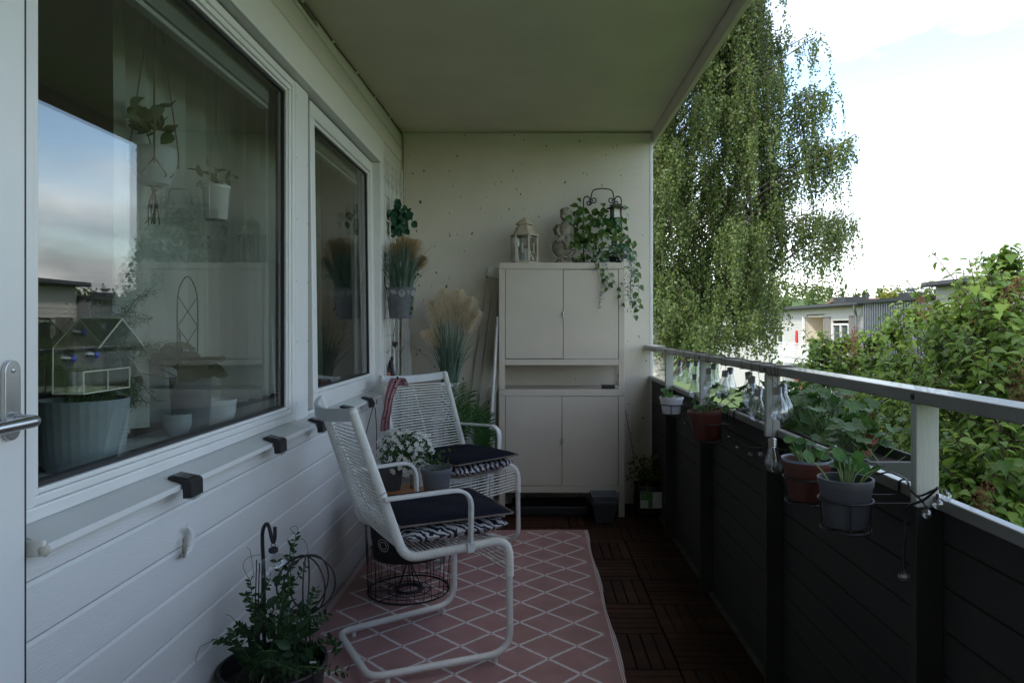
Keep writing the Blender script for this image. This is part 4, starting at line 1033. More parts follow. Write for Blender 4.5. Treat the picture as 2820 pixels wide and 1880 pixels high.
def palm(name, label, foot, tips, n=15):
    t = T(name, label, 'plant', tuple(foot))
    MB().lathe([(.05,0),(.055,.004),(.07,.13),(.066,.13),(.06,.10)],18,foot,cap=False).build('pot_wall', M['greypot2'], t, smooth=True)
    MB().lathe([(0,.11),(.064,.11)],14,foot,cap=False).build('soil', M['soil'], t)
    for tp in tips:
        a = Vector(foot)+V(random.uniform(-.02,.02),random.uniform(-.02,.02),.11); tp = Vector(tp); mid = (a+tp)/2+V((tp.x-a.x)*-.15,0,.06)
        pts = catmull([a,mid,tp],12); m_ = MB(); m_.tube(pts,[.0025*(1-.7*i/len(pts)) for i in range(len(pts))],5)
        N = len(pts)
        for i in range(int(N*.42),N):
            tt = (pts[min(i+1,N-1)]-pts[i-1]).normalized(); sd = tt.cross(Vector((0,-1,.25))).normalized()
            for sg in (-1,1):
                for o2 in (0,.5):
                    p = pts[i].lerp(pts[max(0,i-1)],o2); L = .085*math.sin(math.pi*min(1,.25+.75*(N-i)/(N*.58)))
                    d = (sd*sg*.8+tt*.75+V(0,-.1,random.uniform(-.25,.05))).normalized()*L; w = tt*.0028
                    k = len(m_.v); m_.add([p-w,p+w,p+d*.55+w*1.3+V(0,0,.003),p+d*.55-w*1.3+V(0,0,.003),p+d+V(0,0,-.006)],[(0,1,2,3),(3,2,4)])
        m_.build('frond', M['palm'], t)
    return t
f1 = Vector((-.50,4.38,.003)); palm('palm_plant', 'bright green palm directly behind the rear chair backrest', f1, [at(u,v,d) for u,v,d in ((1238,1075,4.36),(1262,1062,4.38),(1290,1082,4.36),(1302,1130,4.32),(1272,1120,4.30))])
f2 = Vector((-.335,4.44,.003)); palm('palm_plant', 'bright green palm between the rear chair armrest and the white pole', f2, [at(u,v,d) for u,v,d in ((1300,1140,4.44),(1324,1120,4.46),(1342,1145,4.44),(1350,1190,4.42),(1330,1200,4.40))])
for nm, lab, p, q, w, h, mt in (
    ('leaning_board','left of two pale boards leaning on the wall beside the cabinet',(1356,738,4.91),(1262,1404,4.76),.045,.018,'pale'),
    ('leaning_board','right of two pale boards leaning on the wall beside the cabinet',(1371,742,4.90),(1296,1414,4.66),.045,.018,'pale')):
    a, b = at(*p), at(*q); b.z = .002
    t = T(nm, lab, 'board', tuple(b)); MB().bar(b,a,w,h,(0,1,0)).build('shaft', M[mt], t, bevel=.003)
    k = (a-b).normalized(); MB().bar(a-k*.06,a+k*.004,w+.012,h+.01,(0,1,0)).build('end_cap', M['candle'], t, bevel=.003)
a, b = at(1371,872,4.60), at(1336,1424,4.56); b.z = .002
t = T('folded_drying_rack', 'white folded tube drying rack leaning against the cabinet side', 'drying rack', tuple(b))
MB().tube([b,a],.0105,10).build('tube_leg', M['tube'], t, smooth=True)
a2, b2 = at(1364,1100,4.63), at(1352,1424,4.60); b2.z = .002
MB().bar(b2,at(1367,900,4.64),.022,.012,(0,1,0)).build('flat_leg', M['tube'], t, bevel=.002)
MB().tube([at(1369,893,4.595),at(1374,905,4.60)],.009,8).build('joint', M['steel'], t)

# ------------------------------------------------------------------ things at the foot of the cabinet
npc = Vector((at(1663,0,4.49).x,4.485,.002))
np_ = T('plant_box', 'two grey square plant boxes nested under the right cabinet end', 'plant box', tuple(npc))
def sqpot(c, w0, w1, h, rim):
    q = .7071; m_ = MB(); m_.lathe([(w0*q,0),(w1*q,h-rim),(w1*q+.006,h-rim),(w1*q+.008,h),(w1*q+.001,h),(w1*q-.006,h-rim*1.2),(w0*q-.004,.006)],4,c,a0=math.pi/4,cap=False); m_.lathe([(0,.005),(w0*q,.005)],4,c,a0=math.pi/4,cap=False); return m_
sqpot(npc,.105,.155,.135,.018).build('outer_box', M['greypot2'], np_, bevel=.003)
sqpot(npc+V(0,0,.035),.105,.152,.138,.014).build('inner_box', M['greypot'], np_, bevel=.003)
bgc = Vector((at(1790,0,4.64).x,4.66,.002))
bg = T('bagged_shrub', 'small leafy shrub in a black nursery bag beside the cabinet', 'plant', tuple(bgc))
MB().lathe([(.085,0),(.10,.01),(.105,.10),(.098,.19),(.092,.20),(.09,.19)],16,bgc,cap=False).build('nursery_bag', M['black'], bg, smooth=True)
MB().lathe([(0,.18),(.095,.18)],14,bgc,cap=False).build('soil', M['soil'], bg)
lz = (at(0,1398,4.55).z, at(0,1354,4.55).z); lx = (at(1763,0,4.55).x, at(1822,0,4.55).x)
lb = MB().box(lx[0],lx[1],4.545,4.547,lz[0],lz[1]).build('label_card', M['sticker'], bg)
gx = lerp(lx[0],lx[1],.36); MB().box(lx[0]+.002,gx+.03,4.5435,4.5448,lerp(lz[0],lz[1],.52),lz[1]-.001).build('green_print', M['stickergreen'], lb)
MB().box(gx+.002,gx+.028,4.5436,4.5449,lz[0]+.002,lerp(lz[0],lz[1],.51)).build('green_print', M['stickergreen'], lb)
rc = Vector((lx[0]+.022,4.542,lerp(lz[0],lz[1],.76))); ra = MB()
for k in range(3):
    ra.tube([rc+V(.013*math.cos(a),0,.013*math.sin(a)) for a in np.linspace(k*2.094,k*2.094+1.5,8)],[.0028]*6+[.0045,.0005],5)
ra.build('recycling_arrows', M['sticker'], lb)
sl_c = [Vector((bgc.x+random.gauss(0,.062),min(4.90,bgc.y-.02+random.gauss(0,.06)),.27+random.gauss(0,.055))) for _ in range(420)]
scatter('leaves', *LEAF_OVAL, np.array([tuple(p) for p in sl_c]), frames(rdir(420,.3), rdir(420,1.0)), rng.uniform(.022,.036,420), M['shrub'], bg, kind='stuff')
for k in range(9): MB().tube([bgc+V(0,0,.18), bgc+V(random.gauss(0,.04),random.gauss(0,.03)-.02,.30)],.0025,5).build('stem', M['twig'], bg)
MB().tube(catmull([at(1748,1292,4.66),at(1742,1240,4.72),at(1733,1190,4.76),at(1722,1130,4.80)]),.0022,5).build('dry_twig', M['twig'], bg)
MB().tube(catmull([at(1741,1235,4.72),at(1752,1255,4.72),at(1760,1275,4.70)]),.0015,5).build('dry_twig', M['twig'], bg)
# ------------------------------------------------------------------ chairs (local frame: +x forward, origin between the front feet)
def make_chair(name, label):
    t = T(name, label, 'chair', (0,0,0), group='white cord chairs on the rug', local=True)
    W = .258
    def side(s): return [V(-.562,s*.232,.935),V(-.470,s*.243,.66),V(-.392,s*.252,.432),V(.0,s*W,.445),V(.004,s*(W+.004),.036),V(-.500,s*.205,.036)]
    # bare tube: legs and floor runner in one bent tube
    path = fillet([side(-1)[2].lerp(side(-1)[3],.7)] + side(-1)[3:5] + [side(-1)[5],side(1)[5]] + side(1)[4:2:-1] + [side(1)[2].lerp(side(1)[3],.7)], [.075,.085,.06,.06,.085,.075],8)
    MB().tube(path,.0128,12).build('runner_frame', M['tube'], t, smooth=True)
    for s in (-1,1):
        # side rail wound with cord
        p = side(s); pts = fillet([p[0],p[1],p[2],p[3],p[3].lerp(p[4],.33)],[.5,.075,.075],10)
        dense = []; L = 0; step = .0024
        for a, b in zip(pts[:-1],pts[1:]):
            n = max(1,int((b-a).length/step))
            for k in range(n): dense.append(a.lerp(b,k/n))
        rr = [.0172 if (i//1)%2 else .0152 for i in range(len(dense))]
        MB().tube(dense,rr,10).build('wound_side_rail', M['rope'], t, smooth=True)
        MB().ball(p[0],.0165,n=10,m=6).build('end_cap', M['tube'], t, smooth=True)
        a0 = V(-.468,s*.262,.643); arm = fillet([a0,V(-.16,s*.285,.652),V(-.158,s*.272,.452)],[.07],10)
        pf = [(-.014,-.006),(.014,-.006),(.014,.006),(-.014,.006)]
        MB().sweep(arm,[(a*1.0,b) for a,b in pf],(0,1,0)).build('armrest', M['tube'], t, bevel=.003)
        MB().box(-.173,-.143,s*.272-.010,s*.272+.010,.425,.460).build('arm_bracket', M['tube'], t, bevel=.003)
        for x in (-.05,-.44): MB().tube([(x,s*lerp(.255,.21,-x/.5),.003),(x,s*lerp(.255,.21,-x/.5),.024)],.009,8).build('foot_plug', M['tube'], t)
    # curved top band
    bd = MB(); n = 18
    vs_ = []
    for i in range(n+1):
        u = i/n*2-1; x = -.562-.055*(1-u*u); y = u*.232
        for dx, dz in ((-.007,-.022),(.009,-.022),(.005,.022),(-.011,.022)): vs_.append((x+dx,y,.928+dz-.016*(1-u*u)))
    bd.add(vs_, [(i*4+k,i*4+(k+1)%4,(i+1)*4+(k+1)%4,(i+1)*4+k) for i in range(n) for k in range(4)]+[(3,2,1,0),(n*4,n*4+1,n*4+2,n*4+3)])
    bd.build('top_band', M['greyband'], t, bevel=.003)
    def rail_pt(s, q):
        p = side(s); pts = fillet([p[0],p[1],p[2],p[3],p[3].lerp(p[4],.33)],[.5,.075,.075],10)
        ls = [0]
        for a,b in zip(pts[:-1],pts[1:]): ls.append(ls[-1]+(b-a).length)
        T_ = q*ls[-1]
        for i in range(len(ls)-1):
            if ls[i+1] >= T_: return pts[i].lerp(pts[i+1],(T_-ls[i])/max(1e-6,ls[i+1]-ls[i]))
        return pts[-1]
    back, seat = MB(), MB(); N = 62
    for k in range(N+1):
        q = .055+.925*k/N; a, b = rail_pt(-1,q), rail_pt(1,q)
        isb = a.z > .455 and a.x < -.36
        bow = V(-.030*min(1,max(0,(a.z-.5)/.4)),0,0) if isb else V(0,0,-.006)
        for e in (0,) if not isb else (0,):
            pts = [a, a.lerp(b,.25)+bow*.75, a.lerp(b,.5)+bow, a.lerp(b,.75)+bow*.75, b]
            (back if isb else seat).tube(pts,.0031,6)
            # the return strand lies half a pitch off, tied at the middle
            if k % 9 == 4 and isb:
                o2 = V(-.006,0,.002); back.tube([a, a.lerp(b,.5)+bow+o2, b],.0024,5)
    for z in np.linspace(.48,.88,38):
        k = (z-.432)/(.935-.432); x = lerp(-.392,-.562,k)-.036*min(1,max(0,(z-.5)/.4)); back.ball((x-.003,.0,z),.0052,n=6,m=4)
    back.build('back_cords', M['rope'], t, kind='stuff'); seat.build('seat_cords', M['rope'], t, kind='stuff')
    return t
def cushion_mesh(w, d, h, mt, fr=False):
    def f(a,b,up):
        x, y = (a*2-1), (b*2-1); e = (1-abs(x)**5)*(1-abs(y)**5)
        px = x*w/2*(1-.04*y*y); py = y*d/2*(1-.04*x*x)
        return (px,py,(h/2)*(e**.42)*up + .003*math.sin(px*31+1)*math.cos(py*27))
    m_ = MB(); m_.grid(lambda a,b: f(a,b,1),20,20); n0 = len(m_.v); m_.grid(lambda a,b: f(1-a,b,-1),20,20)
    return m_
def add_cushions(loc, rz, who):
    ca, sa = math.cos(rz), math.sin(rz)
    def wpos(x,y,z): return (loc[0]+x*ca-y*sa, loc[1]+x*sa+y*ca, loc[2]+z)
    z = T('zebra_cushion', 'zebra print seat cushion under the navy one on the '+who, 'cushion', wpos(-.175,0,.482), rz+.03, 'seat cushions', local=True)
    cushion_mesh(.415,.43,.062,None).build('cushion_body', M['zebra'], z, smooth=True)
    n = T('navy_cushion', 'navy fringed seat cushion lying on top on the '+who, 'cushion', wpos(-.170,0,.531), rz-.05, 'seat cushions', local=True)
    cushion_mesh(.435,.44,.042,None).build('cushion_body', M['navy'], n, smooth=True)
    fm = MB()
    for s in range(4):
        for k in range(90):
            q = (k+random.random()*.8)/90*2-1; a = .216*(1-.04*q*q); l = random.uniform(.008,.016)
            if s < 2: p = V((1 if s else -1)*a, q*.215, 0); d = V((1 if s else -1)*l, random.gauss(0,.004), random.gauss(-.003,.004))
            else: p = V(q*.215,(1 if s==2 else -1)*(a+.002),0); d = V(random.gauss(0,.004),(1 if s==2 else -1)*l, random.gauss(-.003,.004))
            sd = d.cross(V(0,0,1)).normalized()*.0012; fm.add([p-sd,p+sd,p+d+sd*.4,p+d-sd*.4],[(0,1,2,3)])
    fm.build('fringe', M['fringe'], n, kind='stuff')
    edge = [V(x_*.219,y_*.219,-.003) for x_,y_ in ((-1,-1),(1,-1),(1,1),(-1,1))]
    MB().tube(fillet(edge+[edge[0]],.02),.004,6).build('welt', M['fringe'], n)
F1 = (V(-.212,2.824,.003), R(29)); F2 = (V(-.253,3.73,.003), R(-41))
ch = make_chair('cord_chair', 'nearer white cord chair turned with its back to the wall')
c2 = copy_tree(ch)
ch.location = F1[0]; ch.rotation_euler = (0,0,F1[1])
c2.location = F2[0]; c2.rotation_euler = (0,0,F2[1])
c2['label'] = 'farther white cord chair with the pink scarf in front of the palms'
add_cushions(F1[0],F1[1],'nearer chair'); add_cushions(F2[0],F2[1],'farther chair')
# scarf over the left upright of the far chair
def chpt(F, x, y, z):
    a = F[1]; return V(F[0].x+x*math.cos(a)-y*math.sin(a), F[0].y+x*math.sin(a)+y*math.cos(a), F[0].z+z)
scf = T('scarf', 'pink scarf with dark motifs draped over the farther chair', 'scarf', tuple(chpt(F2,-.5,-.235,.6)))
# second hanging layer beside the upright, in the open towards the viewer
sp2 = catmull([at(1096,1062,3.97),at(1092,1043,3.93),at(1084,1046,3.86),at(1076,1075,3.80),at(1070,1105,3.76),at(1067,1130,3.74),at(1062,1155,3.74),at(1060,1186,3.75)],6); N2 = len(sp2)
def scg(a,b):
    i = min(N2-1,int(b*(N2-1))); p = sp2[i]; q = a*2-1; w = lerp(.038,.021,min(1,b*1.6)) + (.012*(b-.6) if b>.6 else 0)
    return p + V(q*w + (.02*(1-b*2) if b<.5 else 0), .006*math.sin(q*8+b*3), .0)
s2_ = MB().grid(scg,26,N2-1).build('cloth', M['scarf'], scf, smooth=True); sm = s2_.modifiers.new('thick','SOLIDIFY'); sm.thickness = .0025
mo = MB()
for (a,b,r_) in ((.7,.28,.010),(.66,.34,.008),(.75,.2,.006),(.6,.55,.007),(.3,.85,.006),(.7,.9,.006),(.5,.75,.005),(.85,.1,.006),(.8,.42,.006)):
    c = scg(a,b)+V(0,-.0035,0)
    for k in range(4): mo.ball(c+V(random.gauss(0,r_*.5),0,random.gauss(0,r_*.7)),r_*.6,.0012,r_*.5,n=8,m=4)
mo.build('printed_motif', M['navy'], scf)

# ------------------------------------------------------------------ wire basket table with pots
tc_ = V(-.572,3.30,.005)
wt = T('wire_basket_table', 'black wire basket side table with an orange wooden top', 'table', tuple(tc_))
m_ = MB()
def circ(r,z,n=40): return [tc_+V(r*math.cos(2*math.pi*k/n),r*math.sin(2*math.pi*k/n),z) for k in range(n)]
for r_, z_, q_ in ((.185,.004,.0035),(.178,.02,.0018),(.205,.425,.0035),(.10,.005,.002),(.055,.006,.006),(.068,.006,.003)): MB().tube(circ(r_,z_),q_,6,closed=True).build('ring', M['iron'], wt)
w_ = MB()
for k in range(30):
    a = 2*math.pi*k/30; b2 = a+(.14 if k%2 else -.14)
    w_.tube([tc_+V(.185*math.cos(a),.185*math.sin(a),.004), tc_+V(.205*math.cos(b2),.205*math.sin(b2),.425)],.0015,4)
for k in range(8):
    a = 2*math.pi*k/8+.2; w_.tube([tc_+V(.055*math.cos(a),.055*math.sin(a),.005), tc_+V(.185*math.cos(a),.185*math.sin(a),.004)],.0015,4)
for k in range(5):
    a = 2*math.pi*k/5; w_.tube([tc_+V(.06*math.cos(a),.06*math.sin(a),.008), tc_+V(.012*math.cos(a),.012*math.sin(a),.12), tc_+V(.012*math.cos(a),.012*math.sin(a),.165)],.0025,5)
w_.build('wires', M['iron'], wt, kind='stuff')
MB().lathe([(.15,.165),(.165,.17),(.178,.33),(.172,.33),(.16,.175)],32,tc_,cap=False).build('inner_bowl', M['black'], wt, smooth=True)
MB().lathe([(0,.168),(.152,.168)],28,tc_,cap=False).build('bowl_floor', M['black'], wt)
fl_ = MB()
for a0 in np.linspace(0,2*math.pi,9,endpoint=False):
    for rr in (.028,.017):
        fl_.tube([tc_+V((.1755+.03*(rr*math.sin(t))/.16)*math.cos(a0+rr/.17*math.cos(t)),(.1755+.03*(rr*math.sin(t))/.16)*math.sin(a0+rr/.17*math.cos(t)),.25+rr*math.sin(t)) for t in np.linspace(0,2*math.pi,16)],.0014,4)
fl_.build('bowl_pattern', M['tube'], wt)
MB().lathe([(.0,.428),(.212,.428),(.215,.432),(.215,.443),(.212,.446),(.0,.446)],40,tc_,cap=False).build('wooden_top', M['tray'], wt, bevel=.001)
MB().tube(fillet([at(1150,1199,3.46),at(1174,1200,3.45),at(1175,1222,3.44),at(1190,1262,3.40),tc_+V(.17,-.02,.45)],.008),.0035,6).build('carry_handle', M['iron'], wt)
def pot(m_, c, r0, r1, h, lip=.012, n=30):
    return m_.lathe([(r0*.96,0),(r0,.003),(lerp(r0,r1,.86),h*.84),(r1,h*.845),(r1*1.03,h-.002),(r1*1.02,h),(r1*.95,h),(r1*.90,h*.80)],n,c,cap=False)
def soil(c, r, z): return MB().lathe([(0,z+.002),(r*.6,z+.004),(r,z)],20,c,cap=False)
TZ = .4515
pa = V(-.438,3.245,TZ)
po = T('grey_pot', 'grey plastic pot with seedlings on the table, between both chairs', 'pot', tuple(pa))
pot(MB(),pa,.052,.071,.128).build('pot_wall', M['greypot'], po, smooth=True); soil(pa,.064,.108).build('soil', M['soil'], po)
sd_ = [pa+V(random.gauss(0,.04),random.gauss(0,.03),.15+abs(random.gauss(0,.022))) for _ in range(46)]
each('leaf', tmesh('leaf',LEAF_OVAL,M['bushy']), [tuple(p) for p in sd_], frames(rdir(46,.2),rdir(46,1.2)), rng.uniform(.014,.026,46), po)
for p in sd_[::4]: MB().tube([V(lerp(pa.x,p.x,.7),lerp(pa.y,p.y,.7),pa.z+.109),p],.0012,4).build('stem', M['stem'], po)
pb_ = V(-.675,3.375,TZ)
pf_ = T('flowering_plant', 'white flowering bush in a grey pot on the orange table', 'plant', tuple(pb_))
pot(MB(),pb_,.050,.066,.115).build('pot_wall', M['greypot2'], pf_, smooth=True); soil(pb_,.06,.10).build('soil', M['soil'], pf_)
fc_ = at(1116,1242,3.36)
def inell(c, rx, ry, rz, shell=.0):
    while True:
        d = Vector((random.gauss(0,1),random.gauss(0,1),random.gauss(0,1))).normalized()*(shell+(1-shell)*random.random()**.4)
        p = Vector((c.x+d.x*rx, c.y+d.y*ry, c.z+d.z*rz))
        if p.z > TZ+.012 and p.x > -.875: return p
lp_ = [tuple(inell(fc_,.135,.115,.098)) for _ in range(1500)]
scatter('leaves', *LEAF_OVAL, np.array(lp_), frames(rdir(1500,.4), rdir(1500,.8)), rng.uniform(.010,.020,1500), M['bushy'], pf_, kind='stuff')
for k in range(14): MB().tube([pb_+V(0,0,.1), pb_.lerp(fc_,.7)+V(random.gauss(0,.05),random.gauss(0,.04),.02), fc_+V(random.gauss(0,.08),random.gauss(0,.06),random.gauss(.02,.03))],.0014,4).build('stem', M['stem'], pf_)
fm_ = MB(); pv = []
for k in range(5):
    a = 2*math.pi*k/5; a1, a2 = a-.55, a+.55
    fm_.add([(0,0,.0),(.30*math.cos(a1),.30*math.sin(a1),.10),(.52*math.cos(a-.3),.52*math.sin(a-.3),.16),(.52*math.cos(a+.3),.52*math.sin(a+.3),.16),(.30*math.cos(a2),.30*math.sin(a2),.10)],[(0,1,2,3,4)])
nP = len(fm_.f); fm_.ball((0,0,.05),.10,.10,.06,n=6,m=4)
fme = fm_.mesh('flower',[M['petal'],M['yolk']])
for i_, p_ in enumerate(fme.polygons): p_.material_index = 0 if i_ < nP else 1
fp_ = [inell(fc_,.150,.128,.112,.82) for _ in range(230)]
fp_ = sorted(fp_, key=lambda p: p.y - .5*p.z)[:92]
nr_ = np.array([tuple((p-fc_).normalized()) for p in fp_])+np.array([[0,-.7,.35]])+rng.normal(size=(92,3))*.25
dd = rdir(92); each('flower', fme, [tuple(p) for p in fp_], np.stack([frames(dd,nr_)[:,:,0],np.cross(nr_/np.linalg.norm(nr_,axis=1,keepdims=True),frames(dd,nr_)[:,:,0]),nr_/np.linalg.norm(nr_,axis=1,keepdims=True)],axis=2), rng.uniform(.018,.026,92), pf_)
bgp = V(at(1150,0,3.47).x,3.44,TZ)
bl = T('beige_candle_jar', 'pale beige candle jar standing behind the grey pots on the table', 'jar', tuple(bgp))
MB().lathe([(.03,0),(.034,.004),(.036,.09),(.034,.096),(.030,.096),(.030,.09)],20,bgp,cap=False).build('jar_body', M['pale'], bl, smooth=True)
MB().lathe([(0,.075),(.031,.075)],16,bgp,cap=False).build('wax', M['candle'], bl)

# ------------------------------------------------------------------ foreground pot with hook, ball stake and vine
bp_ = V(-.748,2.06,.003)
fp = T('black_plant_pot', 'large black round pot on the floor at the bottom edge', 'pot', tuple(bp_))
MB().lathe([(.118,0),(.122,.004),(.143,.225),(.150,.228),(.153,.247),(.150,.250),(.143,.250),(.138,.20)],44,bp_,cap=False).build('pot_wall', M['black'], fp, smooth=True)
soil(bp_,.138,.195).build('soil', M['soil'], fp)
vn = T('climbing_vine', 'dark green leafy vine growing in the black floor pot', 'plant', tuple(bp_+V(0,0,.2)))
vme = tmesh('leaf', LEAF_OVAL, M['vine']); vine_ends = [at(*q) for q in ((712,1700,2.0),(676,1640,2.02),(690,1600,2.05),(764,1545,2.08),(800,1500,2.12),(815,1470,2.12),(745,1590,2.0),(842,1560,2.15),(870,1620,2.15),(640,1735,1.95),(596,1760,1.93),(900,1690,2.15),(655,1720,2.08),(930,1800,2.0),(955,1850,1.98),(780,1640,1.95),(800,1680,1.92),(735,1660,2.1),(850,1690,2.0),(720,1790,1.9),(760,1820,1.88),(830,1850,1.9),(690,1850,1.92))]
P, D, Z = [], [], []
for e in vine_ends:
    b0 = bp_+V(random.gauss(0,.045),random.gauss(0,.045),.20)
    mid = b0.lerp(e,.5)+V(random.gauss(0,.015),random.gauss(0,.02),.04)
    pts = catmull([b0,mid,e],9); MB().tube(pts,.0014,5).build('stem', M['stem'], vn)
    for i in range(3,len(pts)):
        for s in (-1,1):
            if random.random() < .12: continue
            tt = (pts[i]-pts[i-1]).normalized(); sd = tt.cross(V(0,-1,.1)).normalized()*s
            p = pts[i]; 
            if p.x < -.885: p = V(-.885,p.y,p.z)
            P.append(tuple(p)); D.append(tuple(sd*.9+tt*.5+V(random.gauss(0,.3),random.gauss(-.2,.3),random.gauss(.1,.3)))); Z.append(random.uniform(.024,.040)*(1-.45*i/len(pts)))
for _ in range(70):
    p = at(random.gauss(775,38),random.gauss(1735,52),2.03+random.gauss(0,.05)); p.z = max(p.z,.22); p.x = max(p.x,-.88)
    P.append(tuple(p)); D.append((random.gauss(0,.7),random.gauss(-.3,.5),random.gauss(.2,.6))); Z.append(random.uniform(.032,.054))
print('vine leaves', len(P))
Fv = frames(np.array(D), np.array([[0,-.7,.9]])+rng.normal(size=(len(P),3))*.5); big = np.argsort(-np.array(Z)); P = np.array(P); Z = np.array(Z)
each('leaf', vme, P[big[:300]], Fv[big[:300]], Z[big[:300]], vn)
scatter('leaves', *LEAF_OVAL, P[big[300:]], Fv[big[300:]], Z[big[300:]], M['vine'], vn, kind='stuff')
tdr = MB()
for q in (((640,1735,1.95),(560,1775,1.92),(500,1800,1.90),(465,1822,1.89)),((800,1500,2.12),(830,1482,2.12),(845,1500,2.1),(848,1530,2.1)),((690,1600,2.05),(670,1560,2.05),(682,1535,2.05),(720,1525,2.04)),((655,1720,2.08),(635,1695,2.08),(610,1690,2.08)),((700,1590,2.05),(690,1520,2.05),(680,1505,2.05)),((815,1470,2.12),(800,1455,2.12),(815,1448,2.12),(822,1465,2.12))):
    tdr.tube([V(max(p.x,-.893),p.y,p.z) for p in catmull([at(*a) for a in q],8)],.0008,4)
tdr.build('tendrils', M['stem'], vn, kind='stuff')
MB().tube([bp_+V(-.02,-.06,.2), at(762,1770,2.0), at(758,1660,2.0)],.0022,6).build('bamboo_stick', M['pale'], vn)
hk = T('shepherd_hook', 'black metal hook stake rising from the black floor pot', 'hook', tuple(bp_+V(-.04,.04,.19)))
h0 = at(728,1700,2.10)
MB().tube(catmull([V(h0.x,2.10,.19),at(727,1600,2.10),at(723,1500,2.10),at(724,1460,2.10),at(733,1442,2.10),at(741,1450,2.09),at(748,1480,2.08),at(753,1492,2.08),at(757,1478,2.08),at(757,1450,2.08)],6),.0055,10).build('rod', M['iron'], hk, smooth=True)
gb = T('hanging_glass_globe', 'clear glass globe light hanging from the black hook stake', 'lamp', tuple(at(756,1510,2.08)))
MB().tube(spiral(at(753,1500,2.08),.006,.006,0,1,(1,0,0),(0,0,1),12),.001,4).build('ring', M['iron'], gb)
MB().lathe([(.004,0),(.013,-.004),(.014,-.014),(.010,-.018)],14,at(753,1504,2.08)).build('cap', M['black'], gb, smooth=True)
MB().ball(at(757,1560,2.09),.042,.042,.040,n=22,m=14).build('globe', M['clear'], gb, smooth=True)
ws = T('wire_ball_stake', 'black wire ball plant stake rising from the floor pot', 'plant stake', tuple(bp_+V(.07,.04,.19)))
wc = at(843,1607,2.10); wr = .083; wb = MB()
for k in range(4):
    a = k*math.pi/4+.2; ca, sa = math.cos(a), math.sin(a)
    wb.tube([wc+V(wr*math.sin(t)*ca,wr*math.sin(t)*sa,wr*math.cos(t)) for t in np.linspace(0,2*math.pi,36,endpoint=False)],.0025,6,closed=True)
wb.build('ball_wires', M['iron'], ws)
lg_ = MB()
for dx in (-.014,0,.012): lg_.tube([wc+V(dx,0,-wr+.002), V(wc.x+dx-.004,2.10+dx*.4,.19)],.0023,5)
lg_.build('legs', M['iron'], ws, kind='stuff')
fw = T('flat_wire_support', 'folded black wire plant support seen edge on in the floor pot', 'plant stake', tuple(bp_+V(-.07,-.0,.19)))
q_ = MB(); e0 = at(706,1540,2.02)
for k in range(4):
    x = e0.x+.004*k; q_.tube(catmull([V(x+.01,2.02+.01*k,.19),V(x-.002,2.02+.012*k,.40),V(x+.001,2.02+.01*k,e0.z-.012*k)],6),.0016,5)
q_.build('wires', M['iron'], fw, kind='stuff')
pt_ = T('plant_label', 'small white plant label stuck in the black floor pot', 'plant label', tuple(at(858,1824,1.99)))
pp_ = at(862,1822,1.99); MB().box(pp_.x-.009,pp_.x+.009,pp_.y-.001,pp_.y+.001,pp_.z-.003,pp_.z+.002).build('tag_plate', M['sticker'], pt_)
MB().box(pp_.x-.002,pp_.x+.002,pp_.y-.0008,pp_.y+.0008,.19,pp_.z-.0035).build('spike', M['soil'], pt_)

# ------------------------------------------------------------------ sill lights, moon ornament
def sill_light(y, label):
    t = T('solar_step_light', label, 'lamp', (-.867,y,.83), group='black solar lights clipped on the window sill')
    L = .031
    MB().prism([(-.897,.8452),(-.895,.852),(-.846,.8425),(-.839,.836),(-.838,.799),(-.859,.797),(-.861,.834),(-.897,.8457)],y-L,y+L).build('housing', M['black'], t, bevel=.004)
    MB().prism([(-.891,.8522),(-.891,.8532),(-.853,.8455),(-.853,.8445)],y-L*.75,y+L*.75).build('solar_panel', M['panel'], t)
    MB().box(-.8575,-.839,y-L*.62,y+L*.62,.7915,.7968).build('lens', M['clear'], t)
for y, lb_ in ((1.785,'black solar light clipped on the window sill nearest the door'),(2.405,'second black solar light along the sill counted from the door'),(2.88,'black solar light on the sill just left of the nearer chair back'),(3.345,'black solar light on the sill half hidden by the nearer chair top'),(3.765,'farthest black solar light on the sill with a cable looped over it')):
    sill_light(y, lb_)
cb_ = T('looped_cable', 'thin cable looped over the farthest sill light and hanging down', 'cable', (-.84,3.76,.78))
MB().tube(catmull([(-.86,3.60,.60),(-.845,3.70,.74),(-.83,3.765,.83),(-.826,3.785,.815),(-.838,3.80,.80),(-.85,3.86,.76),(-.86,3.93,.66),(-.86,3.93,.50)],8),.0025,6).build('cord', M['twig'], cb_)
MB().tube(catmull([(-.838,3.755,.846),(-.829,3.765,.82),(-.832,3.775,.795)],5),.004,6).build('pale_clip', M['candle'], cb_)
mnc = at(505,1490,1.83); mx_ = -.897
mn = T('moon_ornament', 'white crescent moon ornament with a tiny figure on the wall', 'ornament', (mx_,1.83,mnc.z))
cr = []
for t in np.linspace(-2.2,1.45,26): cr.append((math.cos(t)*.033+.0, math.sin(t)*.034))
ts = np.linspace(-2.2,1.45,26)
MB().tube([V(mx_+.006,1.83+.030*math.cos(t),mnc.z+.034*math.sin(t)) for t in ts],[.0012+.0095*math.sin(math.pi*i/25)**1.0 for i in range(26)],10).build('crescent', M['paint'], mn, smooth=True)
MB().tube([V(mx_+.007,1.83+.010,mnc.z+.034),V(mx_+.007,1.838,mnc.z+.046)],[.002,.0006],6).build('tip', M['paint'], mn)
fg = MB(); yb = 1.822
fg.ball((mx_+.008,yb,mnc.z+.006),.006,.006,.007); fg.tube([(mx_+.008,yb,mnc.z+.001),(mx_+.008,yb-.001,mnc.z-.010),(mx_+.009,yb,mnc.z-.020)],[.004,.006,.007],8)
